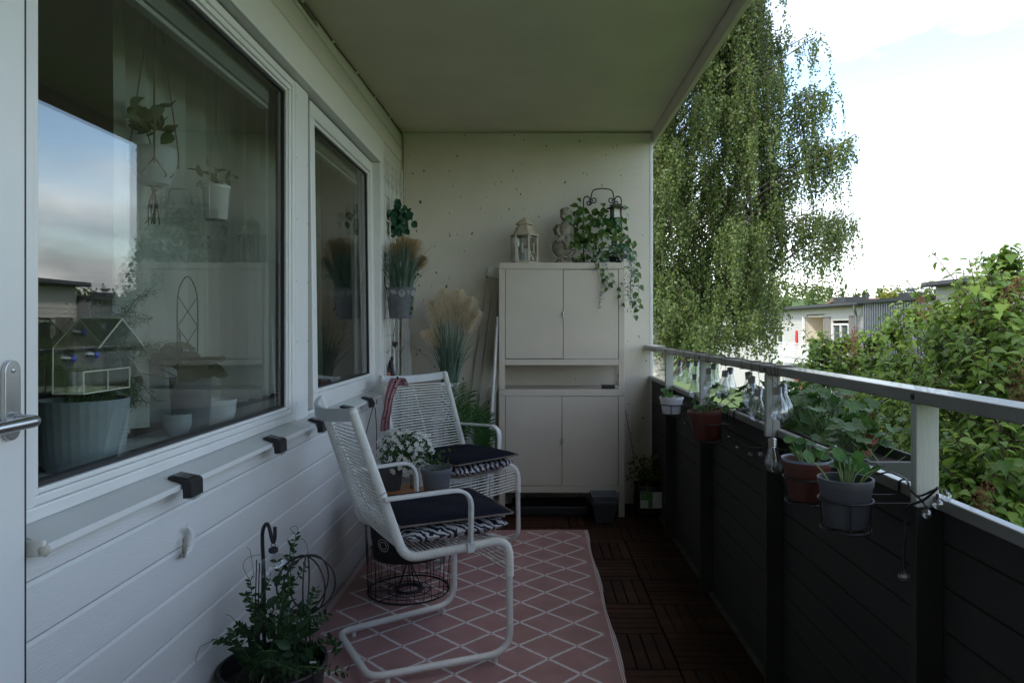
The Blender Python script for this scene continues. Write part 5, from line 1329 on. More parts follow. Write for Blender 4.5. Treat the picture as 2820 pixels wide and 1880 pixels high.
fg.tube([(mx_+.009,yb,mnc.z-.020),(mx_+.015,yb-.010,mnc.z-.022),(mx_+.014,yb-.016,mnc.z-.034)],[.006,.004,.003],7); fg.tube([(mx_+.009,yb,mnc.z-.004),(mx_+.014,yb+.006,mnc.z-.012)],[.003,.002],6)
fo = fg.build('seated_figure', M['stone'], mn); r_ = fo.modifiers.new('merge','REMESH'); r_.mode = 'VOXEL'; r_.voxel_size = .0013; r_.use_smooth_shade = True

# ------------------------------------------------------------------ indoors: plants on the sill and hanging in the window
IZ = .8625
rp_ = V(-1.145,1.82,IZ)
t = T('ribbed_pot', 'large grey blue ribbed pot on the inner sill left of the fern', 'pot', tuple(rp_))
n = 96; prof = [(.080,0),(.088,.006),(.094,.03),(.104,.168),(.104,.174),(.098,.174),(.096,.15)]
m_ = MB(); vs_ = []
for i,(r_,z_) in enumerate(prof):
    for k in range(n):
        a = 2*math.pi*k/n; q = r_*(1-(.018 if (k%3==0 and 2<=i<=4) else 0)); vs_.append(rp_+V(q*math.cos(a),q*math.sin(a),z_))
m_.add(vs_,[(i*n+k,i*n+(k+1)%n,(i+1)*n+(k+1)%n,(i+1)*n+k) for i in range(len(prof)-1) for k in range(n)]); m_.build('pot_wall', M['ribpot'], t, smooth=True)
soil(rp_,.096,.15).build('soil', M['soil'], t)
af = T('asparagus_fern', 'feathery fern arching out of the ribbed pot behind the glass', 'plant', tuple(rp_+V(0,0,.15)))
P, D = [], []; sm_ = MB()
for k in range(46):
    a = random.uniform(-.6,2.6); L = random.uniform(.18,.48); e = random.uniform(.15,1.35)
    b0 = rp_+V(random.gauss(0,.03),random.gauss(0,.03),.15)
    tip = b0+V(.35*L*math.cos(a)*math.cos(e)*-.3, L*abs(math.sin(a))*math.cos(e)*1.1+.05, L*math.sin(e)-.16*random.random())
    tip.x = min(max(tip.x,-1.30),-1.0); mid = b0.lerp(tip,.5)+V(0,0,.10*L+.05); mid.x = min(mid.x,-1.0)
    pts = catmull([b0,mid,tip],10); sm_.tube(pts,.0011,4)
    for p in pts[3:]:
        for _ in range(12):
            d = V(random.gauss(0,1),random.gauss(0,1),random.gauss(0,.8)).normalized(); P.append(tuple(p+d*random.uniform(0,.014))); D.append(tuple(d))
sm_.build('stems', M['stem'], af, kind='stuff')
P = np.array(P); P[:,0] = np.minimum(P[:,0],-.995)
scatter('needles', [(-.05,0,0),(.05,0,0),(0,1,0)], [(0,1,2)], P, frames(np.array(D),rdir(len(P))), rng.uniform(.012,.024,len(P)), M['asparagus'], af, kind='stuff')
def bowl(name,label,c,r,h,mt):
    t = T(name,label,'bowl',tuple(c)); MB().lathe([(r*.62,0),(r*.80,.01),(r*.97,h*.55),(r,h),(r*.95,h),(r*.9,h*.6)],30,c,cap=False).build('bowl_wall', mt, t, smooth=True); soil(c,r*.9,h*.75).build('soil', M['soil'], t); return t
bowl('ceramic_bowl','white ceramic bowl on the inner sill beside the window edge',V(-1.12,2.51,IZ),.074,.102,M['bowlwhite'])
bowl('ceramic_bowl','small pale bowl on the inner sill left of the white bowl',V(-1.15,2.33,IZ),.052,.075,M['ribpot'])
hc = V(-1.13,2.36,IZ+.10)
pe = T('trellised_houseplant', 'round leaved house plant with an arched wire trellis behind glass', 'plant', (hc.x,hc.y,IZ))
MB().lathe([(.05,-.0995),(.055,-.08),(.065,.09),(.061,.09),(.058,.07)],28,hc,cap=False).build('pot_wall', M['greypot'], pe, smooth=True); soil(hc,.058,.07).build('soil', M['soil'], pe)
tcx = lambda u,v: at(u,v,2.36)
zl = hc.z+.08; u0,u1 = 512,586; tz = MB()
pl_, pr_ = tcx(u0,1010), tcx(u1,1010); dz_ = tcx(0,760).z
def tp(y,z): return V(-1.14,y,z)
yl, yr = 2.285, 2.435; zt_ = 1.385
tz.tube(catmull([tp(yl+.01,zl),tp(yl+.005,1.25),tp(yl+.012,1.33),tp(yl+.045,1.372),tp((yl+yr)/2,zt_),tp(yr-.045,1.372),tp(yr-.012,1.33),tp(yr-.005,1.25),tp(yr-.01,zl)],6),.0022,6)
for za,zb in ((1.32,1.22),(1.22,1.12)):
    tz.tube([tp(yl+.006,za),tp(yr-.006,zb)],.0016,5); tz.tube([tp(yl+.006,zb),tp(yr-.006,za)],.0016,5)
tz.build('arched_trellis', M['iron'], pe)
hl = tmesh('leaf', LEAF_ROUND, M['houseplant'])
P = [hc+V(random.gauss(0,.04),random.gauss(-.02,.09),.10+abs(random.gauss(0,.05))) for _ in range(17)]
each('leaf', hl, [tuple(p) for p in P], frames(rdir(17,.1), rdir(17,.4)+np.array([[.6,-.5,.5]])), rng.uniform(.065,.10,17), pe)
for p in P: MB().tube([hc+V(0,0,.07),p],.0018,5).build('leaf_stalk', M['stem'], pe)
# macrame pot
mc = V(-1.15,2.17,1.645)
mp2 = T('macrame_hanging_pot', 'pale blue bowl hanging in brown macrame behind the glass', 'hanging pot', tuple(mc))
MB().lathe([(.022,.0),(.042,.008),(.060,.045),(.064,.085),(.060,.115),(.056,.115),(.058,.085)],30,mc,cap=False).build('bowl_wall', M['ribpot'], mp2, smooth=True); soil(mc,.056,.09).build('soil', M['soil'], mp2)
r2 = MB(); kt = mc+V(0,0,.62)
for k in range(4):
    a = k*math.pi/2+.5; p = V(.066*math.cos(a),.066*math.sin(a),0)
    r2.tube([kt, mc+p+V(0,0,.11), mc+p*1.0+V(0,0,.06)],.0022,5)
    for s in (-1,1): r2.tube([mc+p+V(0,0,.075), mc+V(.058*math.cos(a+s*.6),.058*math.sin(a+s*.6),.03), mc+V(0,0,-.006)],.0022,5)
for k in range(9): r2.tube(catmull([mc+V(0,0,-.004), mc+V(random.gauss(0,.012),random.gauss(0,.012),-.06), mc+V(random.gauss(0,.016),random.gauss(.0,.016),-.115)],4),.0016,4)
r2.ball(mc+V(0,0,-.008),.009); r2.build('macrame_cords', M['twine'], mp2)
P = [mc+V(random.gauss(0,.035),random.gauss(-.005,.032),.165+abs(random.gauss(0,.032))) for _ in range(26)]
each('leaf', tmesh('leaf',LEAF_HEART,M['houseplant']), [tuple(p) for p in P], frames(rdir(26,.25), rdir(26,.6)+np.array([[.5,-.4,.3]])), rng.uniform(.04,.068,26), mp2)
MB().tube(catmull([mc+V(0,0,.09),mc+V(0,-.06,.18),mc+V(.01,-.10,.16)],6),.002,5).build('leaf_stalk', M['stem'], mp2)
hb = V(-1.10,2.48,1.59)
hb_ = T('hanging_bucket', 'small white bucket with a plant hanging behind the glass', 'hanging pot', tuple(hb))
MB().lathe([(.034,0),(.036,.003),(.045,.105),(.048,.108),(.048,.118),(.044,.118),(.042,.1)],26,hb,cap=False).build('bucket_wall', M['bowlwhite'], hb_, smooth=True); soil(hb,.042,.1).build('soil', M['soil'], hb_)
MB().tube(catmull([hb+V(0,-.048,.0),hb+V(0,-.050,.11),hb+V(0,-.03,.25),hb+V(0,0,.30),hb+V(0,.03,.25),hb+V(0,.046,.11)],6),.0015,5).build('wire_handle', M['steel'], hb_)
MB().tube([hb+V(0,0,.30),hb+V(0,0,.9)],.001,4).build('cord', M['twine'], hb_)
P = [hb+V(random.gauss(0,.022),random.gauss(.0,.035),.125+abs(random.gauss(0,.025))) for _ in range(22)]
each('leaf', tmesh('leaf',LEAF_OVAL,M['houseplant']), [tuple(p) for p in P], frames(rdir(22,.0), rdir(22,.8)), rng.uniform(.03,.05,22), hb_)
# acrylic bird feeder on the glass
bf = T('bird_feeder', 'clear acrylic house shaped bird feeder stuck on the large window', 'bird feeder', (-.94,1.48,1.087))
y0,y1,xb_,xf_ = 1.405,1.565,-.9445,-.884; zb_ = 1.0875; ze = 1.178; zr = 1.236; th = .003
bk = MB(); ym = (y0+y1)/2
bk.prism([(y0,zb_),(y1,zb_),(y1,ze),(ym,zr),(y0,ze)],xb_,xb_+th,lambda a,b,t:(t,a,b)); bk.build('back_plate', M['acrylic'], bf)
for (p,q) in (((y0,ze),(ym,zr)),((ym,zr),(y1,ze))):
    MB().add([(xb_,p[0],p[1]),(xf_+.03,p[0],p[1]),(xf_+.03,q[0],q[1]),(xb_,q[0],q[1]),(xb_,p[0],p[1]+th),(xf_+.03,p[0],p[1]+th),(xf_+.03,q[0],q[1]+th),(xb_,q[0],q[1]+th)],[(3,2,1,0),(4,5,6,7),(0,1,5,4),(1,2,6,5),(2,3,7,6),(3,0,4,7)]).build('roof_plate', M['acrylic'], bf)
MB().box(xb_+th,xf_,y0,y1,zb_,zb_+th).build('tray_floor', M['acrylic'], bf)
MB().box(xf_-th,xf_,y0,y1,zb_+th,zb_+.043).build('tray_front', M['acrylic'], bf)
for y in (y0,ym,y1-th): MB().box(xb_+th,xf_-th,y,y+th,zb_+th,zb_+.043).build('tray_divider', M['acrylic'], bf)
ed = MB()
for a,b in (((xf_,y0,zb_),(xf_,y1,zb_)),((xb_,y0,zb_),(xf_,y0,zb_)),((xf_,y0,zb_+.043),(xf_,y1,zb_+.043)),((xb_,y0,zb_),(xb_,y0,ze)),((xf_,y0,zb_),(xf_,y0,zb_+.043)),((xf_,y1,zb_),(xf_,y1,zb_+.043)),((xf_,ym,zb_),(xf_,ym,zb_+.043)),((xb_,y0,ze),(xb_,ym,zr)),((xb_,ym,zr),(xb_,y1,ze)),((xf_+.03,y0,ze),(xf_+.03,ym,zr)),((xf_+.03,ym,zr),(xf_+.03,y1,ze)),((xb_,ym,zr+.002),(xf_+.03,ym,zr+.002))):
    ed.bar(a,b,.0022,.0022)
ed.build('polished_edges', M['acrylic_edge'], bf)
for y,z_ in ((1.452,1.155),(1.528,1.160),(1.484,1.208)):
    s_ = MB(); pr_ = [(.0215,-.008),(.020,-.005),(.010,.001),(.006,.006),(.0001,.007)]
    vs_ = [(xb_+.006+h, y+r_*math.cos(2*math.pi*k/18), z_+r_*math.sin(2*math.pi*k/18)) for r_,h in pr_ for k in range(18)]
    s_.add(vs_,[(i*18+k,i*18+(k+1)%18,(i+1)*18+(k+1)%18,(i+1)*18+k) for i in range(len(pr_)-1) for k in range(18)])
    so_ = s_.build('suction_cup', M['suction'], bf, smooth=True)
    MB().ball((xb_+.012,y,z_),.004,.0075,.0075,n=9,m=6).build('blue_screw', M['blue'], so_)
# ------------------------------------------------------------------ pots in wire holders on the railing
nast_me = tmesh('leaf', LEAF_ROUND, M['nast'])
def rail_pot(c, r0, r1, h, mt, lab, hlab, leaves, tilt=0, liner=False):
    c = Vector(c)
    t = T('railing_pot', lab, 'pot', tuple(c), group='seedling pots hung on the railing'); t.rotation_euler = (0,tilt,0)
    pot(MB(),c,r0,r1,h).build('pot_wall', mt, t, smooth=True)
    MB().lathe([(0,.001),(r0*.96,.001)],20,c,cap=False).build('pot_floor', mt, t)
    if liner: MB().lathe([(r1*.9,h*.7),(r1*.99,h+.003),(r1*1.06,h+.004),(r1*1.05,h-.003)],28,c,cap=False).build('liner', M['liner'], t, smooth=True)
    soil(c,r1*.90,h*.80).build('soil', M['soil'], t)
    P, S_ = [], []
    for (dx,dy,dz,s) in leaves: P.append(tuple(c+V(dx,dy,h+dz))); S_.append(s)
    n = len(P); nr = np.array([[0,-.25,1.0]])+rng.normal(size=(n,3))*.35
    each('leaf', nast_me, P, frames(rdir(n,0),nr), S_, t)
    for p in P:
        b = V(lerp(c.x,p[0],.35),lerp(c.y,p[1],.35),c.z+h*.80)
        MB().tube(catmull([b,b.lerp(Vector(p),.5)+V(random.gauss(0,.004),0,.006),Vector(p)],4),.0017,5).build('stem', M['stempale'], t)
    hd = T('wire_pot_holder', hlab, 'pot holder', tuple(c), group='black wire pot holders on the railing')
    m_ = MB(); R1, R0 = r1+.006, r0+.008; zr_ = h*.55
    def cc(r,z): return [c+V(r*math.cos(2*math.pi*k/24),r*math.sin(2*math.pi*k/24),z) for k in range(24)]
    rr_ = lerp(r0,r1,.6)+.005
    m_.tube(cc(rr_,zr_),.0024,6,closed=True); m_.tube(cc(R0,-.006),.0024,6,closed=True)
    m_.build('rings', M['iron'], hd)
    u_ = MB()
    for k in range(6):
        a = 2*math.pi*k/6+.3; u_.tube([c+V(rr_*math.cos(a),rr_*math.sin(a),zr_), c+V(R0*math.cos(a),R0*math.sin(a),-.006), c+V(0,0,-.007)],.0021,5)
    u_.build('uprights', M['iron'], hd)
    for s in (-1,1):
        y = c.y+s*rr_*.7; zc = .887
        MB().tube(fillet([V(c.x+rr_*.7,y,c.z+zr_),V(.7985,y,c.z+zr_),V(.7985,y,zc),V(.8455,y,zc),V(.8455,y,zc-.05)],.012),.0024,6).build('hook', M['iron'], hd)
    return t
def lv(n, r, z0, z1, s0, s1, bias=(0,0)):
    return [(random.gauss(bias[0],r),random.gauss(bias[1],r),random.uniform(z0,z1),random.uniform(s0,s1)) for _ in range(n)]
def railpos(u, v, X): d = X*FPX/(u-VPX); return at(u,v,d)
p = railpos(1849,1138,.69); rail_pot(p,.044,.058,.082,M['whitepot'],'white pot with seedlings on the railing nearest the end wall','black wire holder around the white railing pot',lv(16,.028,.0,.05,.016,.028))
p = railpos(1948,1208,.705); rail_pot(p,.050,.068,.118,M['terracotta'],'tilted terracotta pot hung between the two farther posts','black wire holder around the tilted terracotta pot',lv(22,.035,.0,.05,.018,.032,(.02,0)),tilt=-.10)
p = railpos(2222,1372,.685); rail_pot(p,.044,.058,.098,M['terracotta'],'terracotta pot with a grey liner next to the grey railing pot','black wire holder around the lined terracotta pot',lv(14,.028,.005,.045,.020,.034,(.012,-.0)),liner=True)
p = railpos(2328,1446,.665); rail_pot(p,.042,.0555,.102,M['greypot2'],'grey pot with tall seedlings, nearest of the railing pots','black wire holder around the grey railing pot',lv(16,.030,.01,.055,.022,.036,(.02,.0)))

# ------------------------------------------------------------------ outside planter with geraniums
pl0 = V(.965,2.42,.705)
px_ = T('railing_planter', 'long grey planter hooked outside the railing between the nearer posts', 'planter', tuple(pl0))
yA, yB = 1.86, 3.10
m_ = MB(); m_.add([(.905,yA+.02,.715),(1.025,yA+.02,.715),(1.025,yB-.02,.715),(.905,yB-.02,.715),(.880,yA,.868),(1.050,yA,.868),(1.050,yB,.868),(.880,yB,.868),(.890,yA+.01,.868),(1.040,yA+.01,.868),(1.040,yB-.01,.868),(.890,yB-.01,.868),(.90,yA+.02,.80),(1.03,yA+.02,.80),(1.03,yB-.02,.80),(.90,yB-.02,.80)],
  [(3,2,1,0),(0,1,5,4),(1,2,6,5),(2,3,7,6),(3,0,4,7),(4,5,9,8),(5,6,10,9),(6,7,11,10),(7,4,8,11),(8,9,13,12),(9,10,14,13),(10,11,15,14),(11,8,12,15)])
m_.build('trough', M['greypot2'], px_, bevel=.003)
MB().box(.898,1.032,yA+.018,yB-.018,.79,.842).build('soil', M['soil'], px_)
for y in (2.05,2.85): MB().tube(fillet([V(.846,y,.885),V(.87,y,.885),V(.875,y,.80),V(.875,y,.72),V(1.03,y,.712)],.012),.003,6).build('bracket', M['iron'], px_)
gr_ = T('geranium_plants', 'leafy geraniums filling the planter outside the railing', 'plant', (.965,2.5,.842))
P, D, Nn, Z = [], [], [], []; stm = MB()
for k in range(230):
    y = random.uniform(1.98,3.08); hmax = .06+.09*math.exp(-((y-2.62)/.42)**2)
    p = V(.965+random.gauss(0,.075), y, .865+random.random()**.7*hmax)
    P.append(tuple(p)); D.append((random.gauss(0,.7),random.gauss(0,.7),random.gauss(0,.2))); Nn.append((random.gauss(-.3,.4),random.gauss(-.4,.4),1.0)); Z.append(random.uniform(.030,.056))
    stm.tube([V(lerp(p.x,.965,.7),p.y+random.gauss(0,.02),.842),p],.0018,4)
each('leaf', tmesh('leaf',LEAF_LOBED,M['geran']), P, frames(np.array(D),np.array(Nn)), Z, gr_)
stm.build('stalks', M['stem'], gr_, kind='stuff')
dl = railpos(2385,1218,.95); wme = tmesh('withered_leaf', LEAF_LOBED, M['deadleaf'])
each('withered_leaf', wme, [tuple(dl+V(random.gauss(0,.012),random.gauss(0,.05),random.gauss(0,.014))) for _ in range(7)], frames(rdir(7),rdir(7,.3)), rng.uniform(.018,.032,7), gr_)

# ------------------------------------------------------------------ big glass bulbs on the handrail
def bulb(name, label, top, drop, lean=0.0, s=1.0, tw=(0,0)):
    top = Vector(top); c = top+V(0,0,-drop)
    t = T(name, label, 'lamp', tuple(c), group='big clear bulbs strung along the handrail', local=True); t.rotation_euler = (lean,tw[0],0)
    k = s
    MB().lathe([(.0135*k,-.028*k),(.0155*k,-.036*k),(.021*k,-.052*k),(.0285*k,-.070*k),(.0300*k,-.082*k),(.0285*k,-.094*k),(.022*k,-.105*k),(.011*k,-.111*k),(.001,-.1125*k)],22,(0,0,0),cap=False).build('glass_bulb', M['bulbglass'], t, smooth=True)
    pr = [(.006*k,.0),(.012*k,-.003*k)]
    for i in range(5): pr += [(.0138*k,-.0045*k-i*.0046*k),(.0122*k,-.0068*k-i*.0046*k)]
    pr += [(.0138*k,-.028*k)]
    MB().lathe(pr,16,(0,0,0)).build('screw_cap', M['steel'], t, smooth=True)
    MB().tube([(0,0,-.028*k),(0,0,-.058*k)],.0025,6).build('filament_stem', M['clear'], t)
    w_ = MB(); M4 = t.matrix_basis if False else None
    cbl = MB().tube(catmull([top+V(.0,0,.002), top.lerp(c,.6)+V(.003,.002,0), c+V(0,0,.001)],4),.0011,4)
    return cbl
BL = [(1873,993,.79),(1897,995,.79),(1919,992,.80),(1914,1029,.765),(1952,1013,.765),(1967,1000,.80),(1998,1019,.765),(2012,1011,.80),(2061,1023,.79),(2070,1034,.765),(2089,1068,.760),(2140,1062,.762),(2155,1057,.80),(2127,1205,.755)]
words = ['small bulb nearest the end wall','second bulb from the end wall','third bulb, half behind the second farthest post','low bulb just left of the second farthest post','bulb just right of the second farthest post','bulb behind and above the one right of that post','low bulb midway between the two middle posts','bulb behind the midway one, a little higher','bulb left of the pair before the middle post','bulb in front of the pair before the middle post','lowest bulb just left of the middle post','front bulb of the pair right of the middle post','rear bulb of the pair right of the middle post','single bulb dangling low on the dark middle post']
sw_ = T('bulb_string_wire', 'thin wire wound around the handrail and carrying the big bulbs', 'wire', (.8,3.2,1.09)); wires = MB()
for (u,v,X), wd in zip(BL, words):
    c = railpos(u,v,X); drop = max(.004, 1.064-c.z); top = V(c.x,c.y,c.z+drop)
    ln_ = random.uniform(-.10,.10); tw_ = random.uniform(-.10,.12)
    cb2 = bulb('glass_bulb_light', 'clear glass bulb on the handrail: '+wd, top, drop, ln_, 1.0, (tw_,0))
    if drop > .012: wires.add(cb2.v, cb2.f)
    y = c.y; q = .0015
    wires.tube([V(.7635,y,1.064),V(.7635,y+.004,1.0945),V(.8345,y+.014,1.0945),V(.8345,y+.018,1.064),V(.7635,y+.022,1.064)],.0012,4)
wires.tube(catmull([V(.80+.02*math.sin(k*2.3),lerp(2.35,4.85,k/22),1.0945+.001*(k%2)) for k in range(23)],4),.0012,4)
wires.tube(catmull([railpos(2104,1012,.764),railpos(2126,1045,.760),railpos(2142,1062,.760)],5),.0010,4)
wires.build('wound_wire', M['twig'], sw_)
wet = T('rope_end', 'pale frayed cord wound around the handrail end by the wall', 'cord', (.8,4.8,1.09)); q_ = MB()
for k in range(9):
    y = 4.45+.05*k; q_.tube([V(.762,y,1.063),V(.762,y+.01,1.0955),V(.835,y+.03,1.0955),V(.835,y+.035,1.063),V(.762,y+.04,1.063)],.0018,5)
q_.tube(catmull([at(1800,990,4.86),at(1812,1012,4.7),at(1826,1034,4.6)],5),.002,5)
q_.build('coil', M['pale'], wet)

# ------------------------------------------------------------------ small dark fairy string
fs = T('fairy_light_string', 'dark cable with tiny round clear bulbs drooping along the railing', 'string light', (.76,2.4,.85))
path = [railpos(1884,1130,.77),railpos(1886,1158,.775),railpos(1905,1150,.775),railpos(1990,1165,.775),railpos(2003,1185,.775),railpos(2030,1210,.775),railpos(2064,1229,.775),railpos(2100,1232,.762),railpos(2122,1225,.755),railpos(2150,1238,.77),railpos(2230,1232,.785),railpos(2290,1240,.80),railpos(2310,1245,.80),railpos(2400,1300,.80),railpos(2450,1300,.80),railpos(2495,1320,.770),railpos(2506,1345,.760),railpos(2530,1365,.757),railpos(2580,1345,.757)]
MB().tube(catmull(path,5),.0021,6).build('cable', M['black'], fs)
c2p = [railpos(2583,1342,.755),railpos(2545,1375,.752),railpos(2500,1395,.752),railpos(2492,1430,.752),railpos(2494,1470,.752),railpos(2490,1520,.752),railpos(2491,1572,.752)]
MB().tube(catmull(c2p,6),.0026,6).build('cable', M['black'], fs)
MB().tube(catmull([railpos(2508,1350,.752),railpos(2540,1380,.750),railpos(2552,1398,.750)],5),.0021,6).build('cable', M['black'], fs)
for (a,b) in (((1886,1150,.775),(1885,1163,.775)),((2005,1185,.775),(2008,1200,.775)),((2031,1212,.775),(2031,1228,.775)),((2066,1230,.775),(2066,1247,.775)),((2096,1232,.762),(2095,1246,.762)),((2296,1240,.80),(2298,1230,.81)),((2552,1392,.750),(2552,1409,.748)),((2581,1360,.750),(2582,1381,.748)),((2600,1350,.80),(2607,1362,.80)),((2491,1565,.752),(2493,1580,.750)),((2484,1572,.752),(2484,1581,.752))):
    p, q = railpos(*a), railpos(*b)
    s = MB().tube([p,p.lerp(q,.75)],.0032,7).build('socket', M['black'], fs); MB().ball(q+V(0,0,-.004),.0092,n=14,m=9).build('tiny_bulb', M['bulbglass'], s, smooth=True)

# ------------------------------------------------------------------ lilac bush outside
li = T('lilac_bush', 'large lilac bush with heart shaped leaves and dry brown panicles', 'bush', (3.1,5.0,-3.25))
clumps = [(2775,880,3.2,.27),(2800,960,3.0,.26),(2768,770,3.3,.11),(2764,725,3.3,.05),(2660,900,3.4,.20),(2690,850,3.4,.12),(2560,960,3.8,.22),(2525,860,3.9,.13),(2600,870,3.8,.10),(2440,975,4.2,.13),(2470,900,4.1,.13),(2400,920,4.5,.09),(2425,1030,4.2,.12),
 (2285,990,4.8,.22),(2265,935,4.9,.12),(2320,925,4.9,.10),(2245,1000,4.9,.10),(2250,1035,4.8,.12),(2345,1050,4.6,.15),(2330,980,4.7,.16),
 (2640,1000,3.3,.22),(2720,1000,3.1,.24),(2520,1040,3.7,.22),(2450,1060,4.0,.22),(2600,1080,3.2,.22),(2720,1090,2.9,.22),(2800,1070,2.7,.20),
 (2230,1120,4.9,.16),(2280,1150,4.6,.20),(2340,1130,4.4,.22),(2420,1170,4.0,.24),(2480,1150,3.6,.2),(2450,1230,3.5,.22),(2600,1180,3.0,.2),(2700,1200,2.8,.2),(2790,1200,2.6,.2),(2620,1290,2.7,.18),(2700,1330,2.6,.18),(2790,1330,2.4,.2),(2490,1300,3.1,.16),(2650,1400,2.5,.14),(2760,1420,2.35,.14),(2700,1390,2.4,.12)]
P, D, Nn, Z = [], [], [], []
tw_ = MB(); root = V(3.1,5.0,-3.25)
for (u,v,d,r_) in clumps:
    if u < 2620: v += 34; r_ *= .84
    elif v < 900: v += 12; r_ *= .9
    d *= 1.38; r_ *= 1.38
    c = at(u,v,d)
    mid = V(lerp(root.x,c.x,.75),lerp(root.y,c.y,.8)+.1,c.z-.7-r_); r0 = V(root.x+random.gauss(0,.25),root.y+random.gauss(0,.25),-3.25)
    bpts = catmull([r0,V(lerp(r0.x,mid.x,.4),lerp(r0.y,mid.y,.4),-1.2),mid,c],6); tw_.tube(bpts,[lerp(.016,.004,i/(len(bpts)-1)) for i in range(len(bpts))],6)
    ns = int(8+92*r_)
    for k in range(ns):
        dv = Vector((random.gauss(0,1),random.gauss(0,1),random.gauss(0,1))).normalized(); b0 = c+V(dv.x*r_,dv.y*r_*1.1,dv.z*r_)*random.random()**.5*.72
        sd_ = (V(dv.x,dv.y,dv.z*.5)*.7+V(random.gauss(0,.3),random.gauss(0,.3),.85)).normalized(); L = r_*random.uniform(.45,.85)*(1.7 if random.random() < .12 else 1)
        L = max(.12,min(L,.5)); nn = max(2,int(L/.052)); tw_.tube([b0-sd_*.08,b0+sd_*L],[.0032,.0022],4,cap=False)
        s0 = sd_.orthogonal().normalized(); s1 = sd_.cross(s0)
        for j in range(nn+1):
            p0 = b0+sd_*(L*(j+.4)/(nn+.4)); sx = (s0 if j%2 else s1); szz = random.uniform(.046,.090)*(1-.35*(j/(nn+.01))**2)
            for sg in (-1,1):
                d_ = sx*sg*.85+sd_*.30+V(random.gauss(0,.22),random.gauss(0,.22),-.48+random.gauss(0,.2))
                p = p0+sx*sg*.012
                if p.x < 1.10: continue
                P.append(tuple(p)); D.append(tuple(d_)); Nn.append(tuple(sd_*.55+V(random.gauss(0,.25),random.gauss(0,.25),.75)+sx*sg*.35)); Z.append(szz)
    for k in range(int(6+r_*30)):
        dv = Vector((random.gauss(0,1),random.gauss(0,1),random.gauss(.2,1))).normalized(); tw_.tube([c-V(0,0,r_*.6),c+dv*r_*.4,c+dv*r_*.95],[.003,.002,.001],4)
tw_.build('stems', M['twig'], li, kind='stuff')
P, D, Nn, Z = map(np.array,(P,D,Nn,Z))
dist = np.linalg.norm(P-np.array([0,0,CAM_H]),axis=1); uu = P[:,0]/P[:,1]*FPX+VPX
ordr = np.argsort(dist + np.where(uu>2900,5,0) - .0)
near = ordr[:300]; far = ordr[300:]; Fm = frames(D,Nn); print('lilac leaves', len(P))
each('leaf', tmesh('leaf',LEAF_HEART,M['lilac_leaf']), P[near], Fm[near], Z[near], li)
scatter('leaves', *LEAF_HEART, P[far], Fm[far], Z[far], M['lilac_leaf'], li, kind='stuff')
for (u,v,d) in ((2666,925,3.2),(2352,935,4.75),(2360,955,4.7),(2720,835,3.25),(2790,800,3.1),(2600,960,3.5),(2540,850,3.85),(2810,1030,2.65),(2390,1145,3.9),(2395,1165,3.8),(2420,1215,3.5),(2590,1075,3.1),(2330,1085,4.3),(2700,1390,2.3),(2820,1080,2.55)):
    c = at(u,v,d*1.36); m_ = MB(); ax = V(random.gauss(0,.25),random.gauss(0,.25),1).normalized(); L = random.uniform(.14,.22)
    m_.tube([c-ax*L*.5,c+ax*L*.5],.0015,4)
    for k in range(90):
        t_ = random.random(); b_ = c+ax*L*(t_-.5); dd_ = Vector((random.gauss(0,1),random.gauss(0,1),random.gauss(.3,.6))).normalized()*L*.42*(1-.75*t_)
        m_.tube([b_,b_+dd_],[.0008,.0006],3); m_.ball(b_+dd_,.005,.005,.007,n=4,m=3)
    m_.build('dry_panicle', M['panicle'], li)

# ------------------------------------------------------------------ weeping birch
BX, BY = 3.60, 20.2
bi = T('birch_tree', 'tall weeping birch with hanging leafy strands beyond the railing', 'tree', (BX,BY,-3.25))
tr = [V(BX,BY,-3.25),V(BX+.03,BY,-1),V(BX-.05,BY+.05,1.5),V(BX+.06,BY,4.5),V(BX+.2,BY+.1,8),V(BX+.15,BY,11.5),V(BX+.25,BY,14.5)]
tp_ = catmull(tr,6); MB().tube(tp_,[lerp(.27,.02,(i/(len(tp_)-1))**.8) for i in range(len(tp_))],12).build('trunk', M['bark'], bi, smooth=True)
lim = MB(); strands = []
def spray(u, v, wpx, lpx, d, n, limbp=True):
    """a drooping branch end: its top point, the width of its fan and the length of its hanging strands"""
    c = at(u, v, d); w = wpx*d/FPX; Lm = lpx*d/FPX
    hd = math.hypot(c.x-BX,c.y-BY); z0 = min(max(c.z-hd*random.uniform(.7,1.0)-.2, -.6), 13.0); b0 = V(BX,BY,z0)
    if limbp:
        pts = catmull([b0, b0.lerp(c,.5)+V(0,0,.10*abs(c.z-z0)), c+V(0,0,.03), c+V((.3 if c.x>BX else -.3)*w,random.gauss(0,.1),-.10)],6)
        r0 = .010+.007*(c-b0).length; lim.tube(pts,[lerp(r0,.006,(i/(len(pts)-1))**.6) for i in range(len(pts))],6)
    for _ in range(n):
        p = c+V(random.gauss(0,.34)*w, random.gauss(0,.40), random.gauss(0,.13)-.13*abs(random.gauss(0,1)))
        strands.append((p, Lm*random.uniform(.35,1.1), V(.15*random.gauss(0,1),.12*random.gauss(0,1),0)))
for (u,v,w,l,n) in ((2250,246,95,150,26),(2280,262,60,110,10),(2230,300,60,130,10),(2225,395,70,170,16),(2265,385,80,190,18),(2310,395,90,190,20),(2352,400,44,60,8),(2362,385,30,70,5),(2325,600,90,200,20),(2270,585,80,170,16),(2225,600,70,160,14),(2358,600,36,110,8),(2300,690,60,110,8),(2192,92,18,120,6),(2232,112,16,90,5),(2250,118,12,100,4),(2188,-30,14,62,4),(2205,480,40,120,8),(2150,330,60,150,12),(2170,560,50,170,10)):
    spray(u-26,v,w*.8,l,BY+random.gauss(0,.4),int(n*1.5))
random.seed(21)
